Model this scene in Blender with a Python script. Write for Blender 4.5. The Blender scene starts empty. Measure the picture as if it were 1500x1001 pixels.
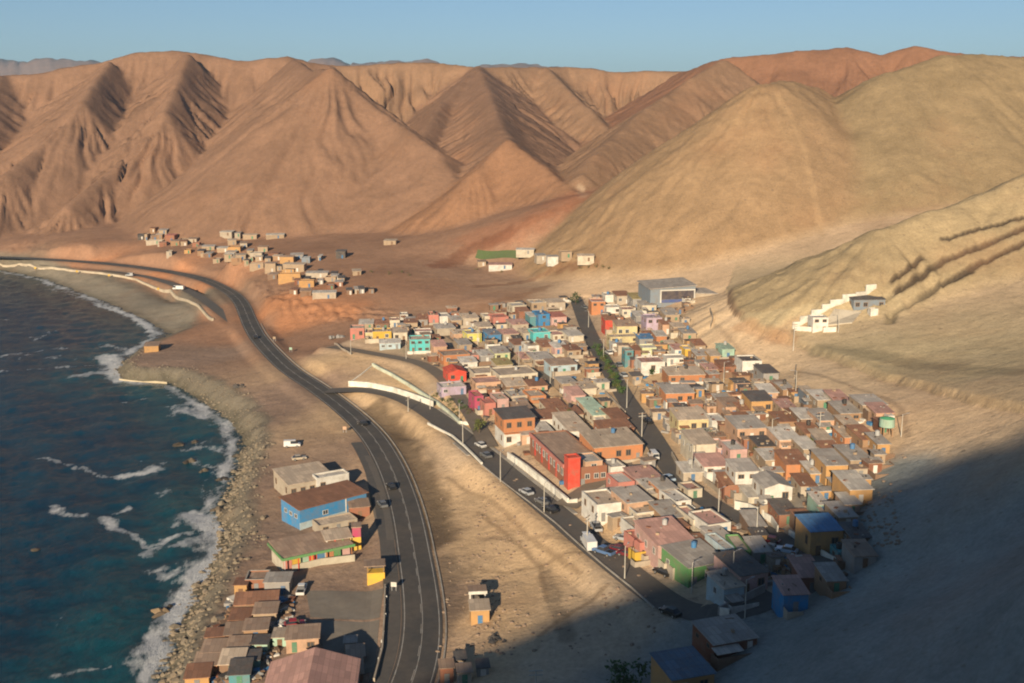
import bpy, math, random
import numpy as np
R = math.radians
rng = random.Random(7)
S = bpy.context.scene
COL = S.collection
# ------------------------------------------------------------------ camera
CZ, F, CX, CY = 108.0, 1600.0, 750.0, 500.5
PITCH = math.atan((CY - 160.0) / F)
SP, CP = math.sin(PITCH), math.cos(PITCH)
cam = bpy.data.cameras.new('camera'); camo = bpy.data.objects.new('camera', cam); COL.objects.link(camo)
camo.location = (0, 0, CZ); camo.rotation_euler = (math.pi/2 - PITCH, 0, 0)
cam.sensor_width = 36; cam.lens = 36*F/1500; cam.clip_start = 1; cam.clip_end = 30000
S.camera = camo
def ray(px, py):
    v = (py - CY)/F
    return np.array([(px - CX)/F, CP - v*SP, -SP - v*CP])
def at_z(px, py, z):
    d = ray(px, py); k = (z - CZ)/d[2]
    return np.array([d[0]*k, d[1]*k, z])
def at_d(px, py, Y):
    d = ray(px, py); k = Y/d[1]
    return np.array([d[0]*k, Y, CZ + d[2]*k])
def proj(x, y, z):
    dy, dz = y, z - CZ
    dep = dy*CP - dz*SP; up = dy*SP + dz*CP
    return CX + F*x/dep, CY - F*up/dep
# ------------------------------------------------------------------ numpy noise
def _hash(ix, iy, seed):
    h = (ix.astype(np.int64)*374761393 + iy.astype(np.int64)*668265263 + seed*982451653) & 0x7fffffff
    h = ((h ^ (h >> 13))*1274126177) & 0x7fffffff
    return ((h ^ (h >> 16)) & 0xffff)/65535.0
def perlin(x, y, seed=0):
    x = np.asarray(x, float); y = np.asarray(y, float)
    x0 = np.floor(x); y0 = np.floor(y); fx = x - x0; fy = y - y0
    u = fx*fx*fx*(fx*(fx*6-15)+10); v = fy*fy*fy*(fy*(fy*6-15)+10)
    def g(i, j):
        a = _hash(x0+i, y0+j, seed)*2*np.pi
        return np.cos(a)*(fx-i) + np.sin(a)*(fy-j)
    a = g(0,0); b = g(1,0); c = g(0,1); d = g(1,1)
    return ((a+(b-a)*u)*(1-v) + (c+(d-c)*u)*v)*1.5
def fbm(x, y, seed=0, n=4):
    s = 0; a = 1.0; f = 1.0
    for i in range(n):
        s = s + a*perlin(x*f, y*f, seed+i*17); a *= .5; f *= 2.03
    return s/1.6
def sstep(a, b, x):
    t = np.clip((x-a)/(b-a), 0, 1); return t*t*(3-2*t)
# ------------------------------------------------------------------ ground control points (photo pixel, height, soil)
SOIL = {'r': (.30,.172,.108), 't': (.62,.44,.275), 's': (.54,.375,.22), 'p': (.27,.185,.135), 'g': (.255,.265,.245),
        'k': (.28,.13,.073), 'b': (.165,.14,.105), 'm': (.36,.22,.14), 'y': (.50,.385,.225), 'v': (.47,.352,.24), 'o': (.43,.20,.10)}
GC = [(189,437,1.8,'b'),(222,452,2.0,'b'),(243,462,2.2,'b'),(170,424,2.6,'b'),(0,388,4,'b'),(150,410,4,'b'),(280,440,4,'b'),(300,470,4,'r'),(200,530,4.5,'p'),(300,520,5,'p'),(400,600,6,'p'),(420,700,5.5,'p'),(400,800,5,'p'),
 (330,930,4.5,'p'),(450,900,6,'p'),(500,980,6,'p'),(0,377,7.5,'r'),(-120,372,7.5,'r'),(150,386,7.8,'r'),(290,407,8,'r'),(368,480,8,'r'),(457,564,8,'p'),(550,645,8,'p'),(604,795,8,'p'),
 (618,900,8,'p'),(600,1000,8,'p'),(560,570,11,'s'),(650,622,12.5,'s'),(770,718,14,'s'),(850,785,15,'s'),(970,880,16,'v'),(1050,925,17,'g'),
 (600,640,8.2,'s'),(650,740,8.2,'s'),(700,790,9.5,'s'),(780,830,11,'s'),(720,900,10,'s'),(850,960,13,'v'),(690,985,10,'s'),(560,610,9.5,'s'),
 (500,530,12.5,'s'),(470,510,9.5,'r'),(450,500,8.5,'r'),
 (523,497,14,'v'),(620,516,14.5,'v'),(700,560,15,'v'),(760,640,15,'v'),(850,690,16.5,'v'),(900,740,17.5,'v'),(1000,790,18.5,'v'),(1090,860,19,'v'),
 (850,450,19,'v'),(800,470,18,'v'),(900,560,19,'s'),(960,640,19,'s'),(1075,750,20,'v'),(1000,500,25,'v'),(1100,560,25,'s'),(1100,640,24,'v'),
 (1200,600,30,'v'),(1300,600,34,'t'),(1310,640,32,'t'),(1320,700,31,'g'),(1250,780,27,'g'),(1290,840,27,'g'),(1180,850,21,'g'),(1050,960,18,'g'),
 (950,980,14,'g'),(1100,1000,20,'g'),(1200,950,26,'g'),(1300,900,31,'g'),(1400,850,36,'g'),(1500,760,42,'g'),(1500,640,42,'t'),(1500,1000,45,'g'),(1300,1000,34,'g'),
 (1650,800,60,'g'),(1650,1000,62,'g'),(1650,620,56,'y'),(700,460,17,'m'),(700,440,19.5,'m'),(650,400,21,'m'),(700,385,22,'m'),(800,385,25,'m'),(870,385,27,'t'),
 (900,420,25,'t'),(950,400,30,'t'),(1000,370,38,'t'),(990,442,27,'t'),(1050,430,30,'t'),(1100,420,35,'t'),(1030,460,28,'t'),(1060,500,28,'t'),
 (1160,490,33,'t'),(1100,440,33,'t'),(1150,560,29,'t'),(1400,600,38,'t'),(1250,540,33,'y'),(1330,540,35,'y'),(1450,550,40,'y'),(960,450,24,'v'),
 (850,290,57,'k'),(780,320,46,'r'),(720,350,33.7,'r'),(650,385,22.5,'r'),(930,330,48,'t'),(300,340,23,'r'),(600,340,29,'r'),(480,345,25,'r'),
 (100,335,20,'r'),(0,330,18,'r'),(-120,330,18,'r'),(700,330,38,'r'),(200,346,20,'r'),(350,385,17,'r'),(430,400,19,'r'),(500,400,21,'r'),(600,430,18.5,'r'),(560,400,22,'r'),
 (-250,374,8,'r'),(-250,330,20,'r')]
GCD = [(330,394,638,'r'),(420,437,527,'o'),(230,376,695,'r'),(500,455,507,'o'),(560,462,500,'r'),(130,365,735,'r'),(30,357,770,'r')]     # top of the scarp above the highway
low = [(320,414,8.3,'o'),(420,478,8.8,'o'),(480,488,10,'r'),(240,399,8.3,'o'),(560,478,13,'r'),(140,383,8,'o'),(610,455,14.5,'m')]
_p = [at_z(a,b,z) for a,b,z,_ in GC+low] + [at_d(a,b,d) for a,b,d,_ in GCD]
_c = [s for *_,s in GC+low+GCD]
for X, Y, Z, s in [(-500,1050,30,'r'),(0,1050,45,'r'),(500,1000,60,'t'),(-900,1100,40,'r'),(900,900,60,'t'),(0,1500,50,'r'),(-1200,1500,50,'r'),(1200,1500,60,'t'),
                   (-200,20,4,'p'),(-60,20,12,'g'),(60,20,30,'g'),(160,60,60,'g'),(260,200,75,'y'),(320,350,80,'y'),(0,-150,20,'g'),(300,-150,60,'g'),(-250,-150,4,'p')]:
    _p.append(np.array([X,Y,Z])); _c.append(s)
_p = np.array(_p); PXY = _p[:,:2]; PC = np.array([SOIL[s] for s in _c])
def _phi(d): return np.sqrt(d*d + 36.0)
_D = np.hypot(PXY[:,None,0]-PXY[None,:,0], PXY[:,None,1]-PXY[None,:,1])
_n = len(PXY); _A = np.zeros((_n+1,_n+1)); _A[:_n,:_n] = -_phi(_D) + np.eye(_n)*(-.4); _A[:_n,_n] = 1; _A[_n,:_n] = 1
_w = np.linalg.solve(_A, np.r_[_p[:,2], 0])
def base_height(X, Y):
    z = np.full(X.shape, _w[-1])
    for i in range(_n): z -= _w[i]*_phi(np.hypot(X-PXY[i,0], Y-PXY[i,1]))
    return np.clip(z, -2, 85)
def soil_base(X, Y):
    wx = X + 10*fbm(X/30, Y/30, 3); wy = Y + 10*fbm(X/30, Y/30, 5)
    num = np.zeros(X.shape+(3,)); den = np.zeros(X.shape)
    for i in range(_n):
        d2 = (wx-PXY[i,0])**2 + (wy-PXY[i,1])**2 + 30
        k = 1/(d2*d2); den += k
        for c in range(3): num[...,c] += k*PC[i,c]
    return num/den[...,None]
# ------------------------------------------------------------------ polylines
def pix_line(pts, z): return np.array([at_z(p[0],p[1], p[2] if len(p)>2 else z) for p in pts])
def smooth_line(P, step=3.0):
    P = np.asarray(P, float); out = []
    n = len(P)
    for i in range(n-1):
        p0 = P[max(i-1,0)]; p1 = P[i]; p2 = P[i+1]; p3 = P[min(i+2,n-1)]
        m = max(2, int(np.linalg.norm((p2-p1)[:2])/step))
        for k in range(m):
            t = k/m
            out.append(.5*((2*p1)+(p2-p0)*t+(2*p0-5*p1+4*p2-p3)*t*t+(3*p1-p0-3*p2+p3)*t**3))
    out.append(P[-1]); return np.array(out)
def dist_line(X, Y, P, val=None):
    best = np.full(X.shape, 1e9); bv = np.zeros(X.shape)
    for i in range(len(P)-1):
        ax, ay = P[i][0], P[i][1]; dx, dy = P[i+1][0]-ax, P[i+1][1]-ay; L = dx*dx+dy*dy+1e-9
        t = np.clip(((X-ax)*dx+(Y-ay)*dy)/L, 0, 1)
        d = np.hypot(X-ax-t*dx, Y-ay-t*dy); m = d < best
        best = np.where(m, d, best)
        if val is not None: bv = np.where(m, val[i]+(val[i+1]-val[i])*t, bv)
    return best, bv
# shoreline: pixel + width over which the land rises
SH = [(150,1200,7.5),(205,1060,7.5),(232,1001,7.5),(245,960,7.5),(262,925,7.5),(277,895,7.5),(285,865,8),(312,828,8),(326,790,8),(320,755,8),(333,722,8),(350,685,8),(356,645,8),(337,613,7.5),
 (292,586,9),(250,562,7),(215,559,4),(180,556,4),(172,542,4),(190,522,5),(215,506,8),(244,489,14),(222,474,24),(170,448,24),(110,426,20),(60,407,16),(0,396,14),(-120,388,14),(-300,380,14),(-600,376,14)]
SHW = pix_line([s[:2] for s in SH], 0.0); SHV = [s[2] for s in SH]
SEA_POLY = np.array(list(SHW[:,:2]) + [(-3000, 900), (-9000,3000), (-9000,-3000), (-250,-3000), (-150,-200)])
def in_poly(X, Y, P):
    ins = np.zeros(X.shape, bool); n = len(P)
    for i in range(n):
        x1,y1 = P[i]; x2,y2 = P[(i+1)%n]
        if y1 == y2: continue
        c = ((y1 > Y) != (y2 > Y)) & (X < (x2-x1)*(Y-y1)/(y2-y1)+x1)
        ins ^= c
    return ins
_shl = np.vstack([[-150,-200,0], SHW, [-3000,900,0]]); _shv = [10]+SHV+[14]
def shore(X, Y):
    wx = X + 2.5*fbm(X/9, Y/9, 41, 3); wy = Y + 2.5*fbm(X/9, Y/9, 43, 3)
    d, w = dist_line(wx, wy, _shl, _shv)
    return np.where(in_poly(wx, wy, SEA_POLY), -d, d), w
# roads (photo pixels of the centre line)
ROAD_PX = [(-160,373),(-60,375),(0,377),(80,381),(150,386),(220,394),(290,407),(330,424),(352,442),(367,475),(382,500),(421,540),(457,564),(493,590),(528,620),(550,645),(568,675),(580,702),(589,728),(598,760),(604,795),(610,832),(617,876),(619,940),(612,976),(603,1005),(585,1045),(560,1095)]
OLD_PX = [(60,388),(130,393),(200,404),(250,418),(290,437),(320,460),(350,484),(376,505)]
STA_PX = [(478,573,8.6),(505,570,9.6),(540,571,10.6),(580,579,11.4),(615,596,12),(650,620,12.5),(690,651,13.2),(730,685,13.6),(770,718,14),(810,750,14.4),(850,785,15),(890,818,15.5),(930,849,16),(970,880,16.4),(1010,907,17),(1050,915,17.4),(1095,897,18.4),(1135,872,19.5)]
STB_PX = [(845,441,20),(852,460,19.2),(862,485,19),(880,520,19),(900,555,19),(920,590,19),(940,617,19),(962,650,19),(985,690,19),(1012,722,19.3),(1050,745,19.6),(1108,774,20.2),(1172,803,22),(1216,824,24)]
STC_PX = [(828,742,14.9),(858,722,15.8),(885,703,16.6),(920,684,17.8),(960,668,18.8)]
STD_PX = [(484,508,12.6),(520,513,13.6),(560,521,14.2),(612,530,14.5),(648,552,14.6),(672,582,14.4),(697,618,14.2),(716,655,13.9)]
STE_PX = [(628,463,16),(664,497,15.6),(712,517,15.8),(760,532,16.4),(806,556,17),(838,584,17.6),(872,620,18)]
def mkroad(px, z):
    P = smooth_line(pix_line(px, z))
    if z is None or True:
        k = np.ones(9)/9
        for c in range(3): P[:,c] = np.convolve(np.pad(P[:,c], 4, mode='reflect', reflect_type='odd'), k, 'valid')
    return P
ROAD = mkroad(ROAD_PX, 8.2); OLD = mkroad(OLD_PX, 5.6); OLD[:,2] += np.linspace(0,2.3,len(OLD))
STA = mkroad(STA_PX, 14); STB = mkroad(STB_PX, 19); STC = mkroad(STC_PX, 16); STD = mkroad(STD_PX, 14); STE = mkroad(STE_PX, 16)
ROADS = [(STE,2.4,3),(STD,3.2,3),(STC,4.0,3.5),(STB,4.0,3.5),(STA,4.6,3.5),(OLD,3.4,3.0),(ROAD,5.6,3.5)]
# hill ridges (photo pixel of the crest, distance), slope, gully depth, gully spacing, soil
RG = [
 dict(p=[(485,101,890),(512,128,885),(560,165,858),(600,192,826),(640,222,796)], s=.70, sr=1.0, a=2.6, l=15, c='r'),
 dict(p=[(485,101,890),(460,105,960),(430,88,1090)], s=.75, a=4, l=20, c='r'),
 dict(p=[(640,222,796),(690,290,740)], s=.5, a=1.2, l=18, c='r'),
 dict(p=[(-200,125,1100),(0,112,1090),(60,108,1090),(150,90,1100),(200,78,1110),(260,74,1115),(310,82,1120),(350,89,1120),(420,82,1120),(455,93,1130),(485,98,1140)], s=.85, a=6.5, l=18, c='r'),
 dict(p=[(275,80,1090),(258,125,1020),(240,165,965),(207,212,930),(150,262,872),(100,300,825)], s=.62, sr=.90, a=5.5, l=14, c='r'),
 dict(p=[(160,90,1085),(120,150,975),(70,205,920),(10,255,860)], s=.6, sr=1.0, a=4, l=15, c='r'),
 dict(p=[(0,112,1080),(-60,180,960),(-120,240,890)], s=.62, a=4, l=20, c='r'),
 dict(p=[(480,97,1180),(560,94,1200),(640,94,1200),(700,97,1180),(760,100,1220),(830,98,1260),(900,105,1260),(1000,106,1240),(1080,104,1240)], s=.62, a=9, l=18, c='m'),
 dict(p=[(700,97,1175),(712,125,1060),(728,170,915),(745,207,785)], s=.62, a=3.2, l=18, c='r'),
 dict(p=[(700,97,1175),(650,150,1055),(615,205,930)], s=.62, a=3.5, l=16, c='r'),
 dict(p=[(800,99,1230),(850,150,1120),(905,200,1010)], s=.62, a=5, l=14, c='m'),
 dict(p=[(745,207,760),(790,240,730),(843,283,668)], s=.75, a=1.2, l=14, c='o'),
 dict(p=[(745,207,760),(700,250,735)], s=.72, a=1.5, l=14, c='o'),
 dict(p=[(1060,88,960),(1000,125,900),(930,175,820),(880,222,740),(852,258,690)], s=.62, a=2.2, l=22, c='m'),
 dict(p=[(1000,107,1150),(1060,88,1080),(1150,78,1060),(1240,70,1050),(1290,81,1040),(1340,67,1040),(1400,78,1030),(1500,83,1020),(1650,85,1000)], s=.55, a=4, l=28, c='k2'),
 dict(p=[(1128,122,640),(1150,119,655),(1180,128,680),(1215,150,720)], s=.73, a=1.2, l=16, c0=16, c='t'),
 dict(p=[(1222,152,665),(1265,128,655),(1310,103,655),(1380,85,665),(1440,83,670),(1520,88,670),(1650,80,670)], s=.60, a=1.5, l=34, c0=8, c='y'),
 dict(p=[(1700,195,450),(1600,222,440),(1500,260,428),(1400,302,418),(1290,338,405),(1180,402,402),(1120,425,425)], s=.52, a=.9, l=16, c='z'),
 dict(p=[(-300,95,6500),(0,86,6200),(40,90,6200),(80,82,6200),(120,86,6200),(160,91,6200),(260,95,6300),(380,96,6300),(470,84,6300),(520,92,6300),(560,89,6300),(620,88,6200),(650,94,6200),(760,96,6200),(900,108,6400)], s=.28, a=60, l=260, c='u'),
]
SOIL.update({'hr':(.235,.137,.087),'hm':(.255,.154,.093),'ho':(.27,.146,.083),'ht':(.295,.194,.109),'hy':(.262,.19,.107),'hg':SOIL['g'],'hz':(.355,.268,.155),'z':(.355,.268,.155)}); SOIL['k2'] = (.25,.128,.075); SOIL['u'] = (.22,.15,.125)
SUN_AZ, SUN_EL = R(14), R(18)
# the hill behind the viewpoint: its crest follows from where its shadow ends on the ground
SHADOW = [(690,1015,10),(745,990,11),(800,958,12),(850,915,14),(930,872,16),(1000,843,18),(1150,775,23),(1290,716,31),(1330,694,33),(1368,702,34),(1400,684,36),(1450,655,39),(1520,640,43)]
_cr = []
for a,b,z in SHADOW:
    q = at_z(a,b,z); L = (q[1]+250)/math.cos(SUN_AZ)
    _cr.append((q[0]-(q[1]+250)*math.tan(SUN_AZ), -250.0, q[2]+L*math.tan(SUN_EL)))
_cr.sort()
_cr = [(_cr[0][0]-70,-250,60),(_cr[0][0]-18,-250,_cr[0][2]-55)] + _cr + [(_cr[-1][0]+25,-250,_cr[-1][2]+12),(_cr[-1][0]+120,-250,_cr[-1][2]+6),(_cr[-1][0]+330,-230,_cr[-1][2]-20)]
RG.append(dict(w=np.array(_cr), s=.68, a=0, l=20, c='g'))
for r in RG:
    if 'w' not in r: r['w'] = np.array([at_d(*q) for q in r['p']])
def ridge_height(X, Y, r, seed):
    W = r['w']; best = np.full(X.shape, -1e9); u = np.zeros(X.shape); rr = np.zeros(X.shape); L0 = 0
    far = r['c'] == 'u'
    for i in range(len(W)-1):
        ax,ay,az = W[i]; dx,dy,dz = W[i+1]-W[i]; L2 = dx*dx+dy*dy; L = math.sqrt(L2)
        t = np.clip(((X-ax)*dx+(Y-ay)*dy)/L2, 0, 1)
        ex, ey = X-ax-t*dx, Y-ay-t*dy; d = np.hypot(ex, ey)
        c0 = 80 if far else r.get('c0', 3)
        sl = r['s']
        if 'sr' in r: sl = sl + (r['sr']-sl)*sstep(-.1, .9, ex/(d+.5))
        h = az+dz*t - sl*(np.sqrt(d*d+c0*c0)-c0)
        m = h > best
        best = np.where(m, h, best); u = np.where(m, L0+t*L+np.arctan2(ex,-ey)*45, u); rr = np.where(m, d, rr); L0 += L
    if r['a'] > 0:
        lam = r['l']
        wob = .55*perlin(u/lam/1.5+seed, rr/lam/2.2, seed+3)
        n1 = 1-np.abs(perlin(u/lam+wob, rr/(lam*12), seed))*2.0
        n2 = 1-np.abs(perlin(u/lam*2.3+wob*1.5, rr/(lam*8), seed+7))*2.0
        n3 = 1-np.abs(perlin(u/lam*4.7+wob*2.0, rr/(lam*6), seed+13))*2.0
        big = perlin(u/lam/3.5, rr/(lam*8), seed+11)
        g = np.clip(n1,0,1) + .6*np.clip(n2,0,1) + .28*np.clip(n3,0,1)
        rise = sstep(1, lam*1.8, rr)
        best = best - r['a']*g*rise*(1+.9*big) + r['a']*.45*big*rise
    return best
SCARP = np.array([at_d(*q) for q in [(30,361,765),(140,372,720),(235,384,685),(325,405,632),(385,432,570),(425,456,522),(500,466,503),(560,470,500)]])
def terrain(X, Y, color=False):
    z0 = base_height(X, Y)
    rd = np.full(X.shape, 1e9)
    z = z0.copy(); acc = None
    col = soil_base(X, Y) if color else None
    ridge_top = np.full(X.shape, -1e9)
    for i, r in enumerate(RG):
        near = r['c'] != 'u'
        h = ridge_height(X, Y, r, i*31+5)
        if not near: h = h + 35*fbm(X/180, Y/180, 77)*sstep(3000,4500,Y)
        k = 3.0
        d = np.clip(.5+.5*(h-z)/k, 0, 1)
        z = z + (h-z)*d + k*d*(1-d)
        if color:
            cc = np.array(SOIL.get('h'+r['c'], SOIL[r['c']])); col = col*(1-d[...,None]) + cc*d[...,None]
        ridge_top = np.maximum(ridge_top, h)
    mt = sstep(-2, 12, z - z0)
    z = z + mt*(3.2*fbm(X/70, Y/70, 8, 3) + .8*fbm(X/14, Y/14, 9) + .9*np.clip(1-np.abs(perlin(X/11+.4*perlin(X/23,Y/23,96), Y/15, 95))*2.6,0,1)*sstep(.0,.5,fbm(X/90,Y/90,97)+.25) + .35*fbm(X/4, Y/4, 10, 2))*np.clip(1-Y/4000,0.2,1) + (1-mt)*(.35*fbm(X/22, Y/22, 12) + .05*fbm(X/3.5, Y/3.5, 13, 2))
    dsc, _ = dist_line(X, Y, SCARP); z = z + (1-sstep(4,14,dsc))*(1.3*fbm(X/7,Y/7,91,3) - .9*np.clip(1-np.abs(perlin(X/5+.3*Y/5,Y/9,93))*3,0,1))
    for P, hw, fall in ROADS:
        dl, zz = dist_line(X, Y, P[::2] if len(P) > 60 else P, P[::2,2] if len(P) > 60 else P[:,2])
        k = 1-sstep(hw, hw+fall*1.6, dl)
        z = z*(1-k) + zz*k; rd = np.minimum(rd, dl-hw)
    ds, w = shore(X, Y)
    rough = (fbm(X/5, Y/5, 21, 3)*.9+.35*fbm(X/1.6,Y/1.6,23,2))*np.exp(-np.clip(ds,0,None)/8)*sstep(-3,4,ds)
    beach = sstep(12, 20, w)
    k = sstep(0, 1, ds/w)
    zl = np.where(ds > 0, np.minimum(z, z*k + np.clip(ds*.05,0,.8)*(1-k)), np.maximum(-5, ds*.25))
    zl = zl + rough*(1-.85*beach)*np.where(rd > 1, 1, 0)
    z = np.where(ds < 60, zl, z)
    if color:
        g = np.array(SOIL['b']); kk = (1-sstep(w*.8, w*1.1+3, ds))[...,None]
        col = col*(1-kk) + (g*(1+.55*beach[...,None]))*kk
        wet = (1-sstep(1.0, 5, ds))[...,None]*(.35+.3*fbm(X/4,Y/4,31)[...,None])
        col = col*(1-np.clip(wet,0,.75)) + np.array((.06,.055,.03))*np.clip(wet,0,.75)
        return z, col, ds, mt
    return z
# ------------------------------------------------------------------ materials
MATS = {}
def newmat(name):
    m = bpy.data.materials.new(name); m.use_nodes = True
    nt = m.node_tree; b = nt.nodes['Principled BSDF']; b.inputs['Specular IOR Level'].default_value = .25
    return m, nt, b
def N(nt, t, **kw):
    n = nt.nodes.new(t)
    for k, v in kw.items(): setattr(n, k, v)
    return n
def noise(nt, vec, scale, detail=4, rough=.6):
    n = N(nt, 'ShaderNodeTexNoise'); n.inputs['Scale'].default_value = scale; n.inputs['Detail'].default_value = detail; n.inputs['Roughness'].default_value = rough
    nt.links.new(vec, n.inputs['Vector']); return n.outputs['Fac']
def mapr(nt, v, a, b, c, d):
    n = N(nt, 'ShaderNodeMapRange'); nt.links.new(v, n.inputs[0])
    for i, x in enumerate((a,b,c,d)): n.inputs[i+1].default_value = x
    return n.outputs[0]
def mix(nt, fac, a, b, mode='MIX'):
    n = N(nt, 'ShaderNodeMix', data_type='RGBA', blend_type=mode)
    for s, v in ((n.inputs['Factor'], fac), (n.inputs[6], a), (n.inputs[7], b)):
        if hasattr(v, 'is_linked'): nt.links.new(v, s)
        else: s.default_value = v if isinstance(v, (int, float)) else (*v[:3], 1)
    return n.outputs[2]
def bump(nt, h, strength, dist, bsdf):
    n = N(nt, 'ShaderNodeBump'); n.inputs['Strength'].default_value = strength; n.inputs['Distance'].default_value = dist
    nt.links.new(h, n.inputs['Height']); nt.links.new(n.outputs[0], bsdf.inputs['Normal'])
def vmath(nt, a, b, op='ADD'):
    n = N(nt, 'ShaderNodeMath', operation=op)
    for s, v in ((n.inputs[0], a), (n.inputs[1], b)):
        if hasattr(v, 'is_linked'): nt.links.new(v, s)
        else: s.default_value = v
    return n.outputs[0]
def mat_ground():
    m, nt, b = newmat('ground soil'); b.inputs['Roughness'].default_value = 1; b.inputs['Specular IOR Level'].default_value = .05
    pos = N(nt, 'ShaderNodeNewGeometry').outputs['Position']
    a = N(nt, 'ShaderNodeAttribute', attribute_name='soil').outputs['Color']
    n1 = noise(nt, pos, .035, 5); n2 = noise(nt, pos, .22, 6, .7); n3 = noise(nt, pos, 1.1, 4, .7)
    k = vmath(nt, vmath(nt, mapr(nt, n1, .3,.7,.84,1.15), mapr(nt, n2, .25,.75,.84,1.15), 'MULTIPLY'), mapr(nt, n3, .25,.75,.80,1.18), 'MULTIPLY')
    c = N(nt, 'ShaderNodeCombineColor');
    for i in range(3): nt.links.new(k, c.inputs[i])
    col = mix(nt, 1.0, a, c.outputs[0], 'MULTIPLY')
    rust = noise(nt, pos, .012, 6, .65)
    col = mix(nt, mapr(nt, rust, .52,.72,0,.35), col, (.30,.15,.08))
    st = noise(nt, pos, .5, 2, .5)
    col = mix(nt, mapr(nt, st, .66,.74,0,.5), col, (.15,.11,.08))
    nt.links.new(col, b.inputs['Base Color'])
    bump(nt, vmath(nt, vmath(nt, n3, .45, 'MULTIPLY'), vmath(nt, n2, 2.0, 'MULTIPLY')), .42, .7, b)
    return m
def mat_plain(name, col, rough=.85, dirt=.35, sc=1.0, bumpy=0, metal=0, vary=.08):
    key = (name,)
    if key in MATS: return MATS[key]
    m, nt, b = newmat(name); b.inputs['Roughness'].default_value = rough; b.inputs['Metallic'].default_value = metal
    tc = N(nt, 'ShaderNodeTexCoord'); o = tc.outputs['Object']
    oi = N(nt, 'ShaderNodeObjectInfo').outputs['Random']
    ad = N(nt, 'ShaderNodeVectorMath', operation='ADD'); nt.links.new(o, ad.inputs[0])
    cb = N(nt, 'ShaderNodeCombineXYZ'); nt.links.new(vmath(nt, oi, 91.0, 'MULTIPLY'), cb.inputs[0]); nt.links.new(cb.outputs[0], ad.inputs[1])
    n1 = noise(nt, ad.outputs[0], .45*sc, 5, .65); n2 = noise(nt, ad.outputs[0], 2.6*sc, 3)
    c = mix(nt, mapr(nt, n1, .40,.68,0,min(1,dirt*1.7)), col, (.21,.16,.112))
    c = mix(nt, mapr(nt, n2, .35,.7,0,dirt*.5), c, tuple(x*.62 for x in col))
    hsv = N(nt, 'ShaderNodeHueSaturation'); nt.links.new(c, hsv.inputs['Color'])
    nt.links.new(mapr(nt, oi, 0,1,1-vary,1+vary), hsv.inputs['Value'])
    nt.links.new(hsv.outputs[0], b.inputs['Base Color'])
    if bumpy: bump(nt, n2, bumpy, .05, b)
    MATS[key] = m; return m
def mat_roof(name, col, rustamt=.35, rustcol=(.19,.085,.045), rough=.7):
    key = ('roof', name)
    if key in MATS: return MATS[key]
    m, nt, b = newmat('roof '+name); b.inputs['Roughness'].default_value = rough
    tc = N(nt, 'ShaderNodeTexCoord'); o = tc.outputs['Object']
    oi = N(nt, 'ShaderNodeObjectInfo').outputs['Random']
    ad = N(nt, 'ShaderNodeVectorMath', operation='ADD'); nt.links.new(o, ad.inputs[0])
    cb = N(nt, 'ShaderNodeCombineXYZ'); nt.links.new(vmath(nt, oi, 57.0, 'MULTIPLY'), cb.inputs[0]); nt.links.new(cb.outputs[0], ad.inputs[1])
    br = N(nt, 'ShaderNodeTexBrick'); nt.links.new(o, br.inputs['Vector'])
    br.inputs['Color1'].default_value = (.75,.75,.75,1); br.inputs['Color2'].default_value = (1.1,1.08,1.05,1); br.inputs['Mortar'].default_value = (.55,.52,.5,1)
    br.inputs['Scale'].default_value = 1; br.inputs['Brick Width'].default_value = .95; br.inputs['Row Height'].default_value = 2.6; br.inputs['Mortar Size'].default_value = .03; br.offset = 0
    n1 = noise(nt, ad.outputs[0], .5, 5, .7); n2 = noise(nt, ad.outputs[0], 2.2, 4, .7)
    c = mix(nt, 1.0, col, br.outputs['Color'], 'MULTIPLY')
    c = mix(nt, mapr(nt, n1, .46,.7,0,rustamt), c, rustcol)
    c = mix(nt, mapr(nt, n2, .4,.75,0,.3), c, (.30,.235,.17))
    hsv = N(nt, 'ShaderNodeHueSaturation'); nt.links.new(c, hsv.inputs['Color'])
    nt.links.new(mapr(nt, oi, 0,1,.85,1.15), hsv.inputs['Value'])
    nt.links.new(hsv.outputs[0], b.inputs['Base Color'])
    wv = N(nt, 'ShaderNodeTexWave'); nt.links.new(o, wv.inputs['Vector']); wv.inputs['Scale'].default_value = 2.2
    bump(nt, wv.outputs['Fac'], .4, .03, b)
    MATS[key] = m; return m
def mat_asphalt(name, col, wear=.25):
    m, nt, b = newmat(name); b.inputs['Roughness'].default_value = .9
    pos = N(nt, 'ShaderNodeNewGeometry').outputs['Position']
    n1 = noise(nt, pos, .09, 5); n2 = noise(nt, pos, .8, 5, .7); n3 = noise(nt, pos, 6, 2)
    c = mix(nt, mapr(nt, n1, .35,.7,0,wear), col, (.16,.125,.095))
    c = mix(nt, mapr(nt, n2, .4,.7,0,.45), c, tuple(x*.6 for x in col))
    c = mix(nt, mapr(nt, n3, .3,.7,0,.2), c, (.12,.11,.1))
    nt.links.new(c, b.inputs['Base Color']); bump(nt, n3, .2, .02, b); return m
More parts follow.
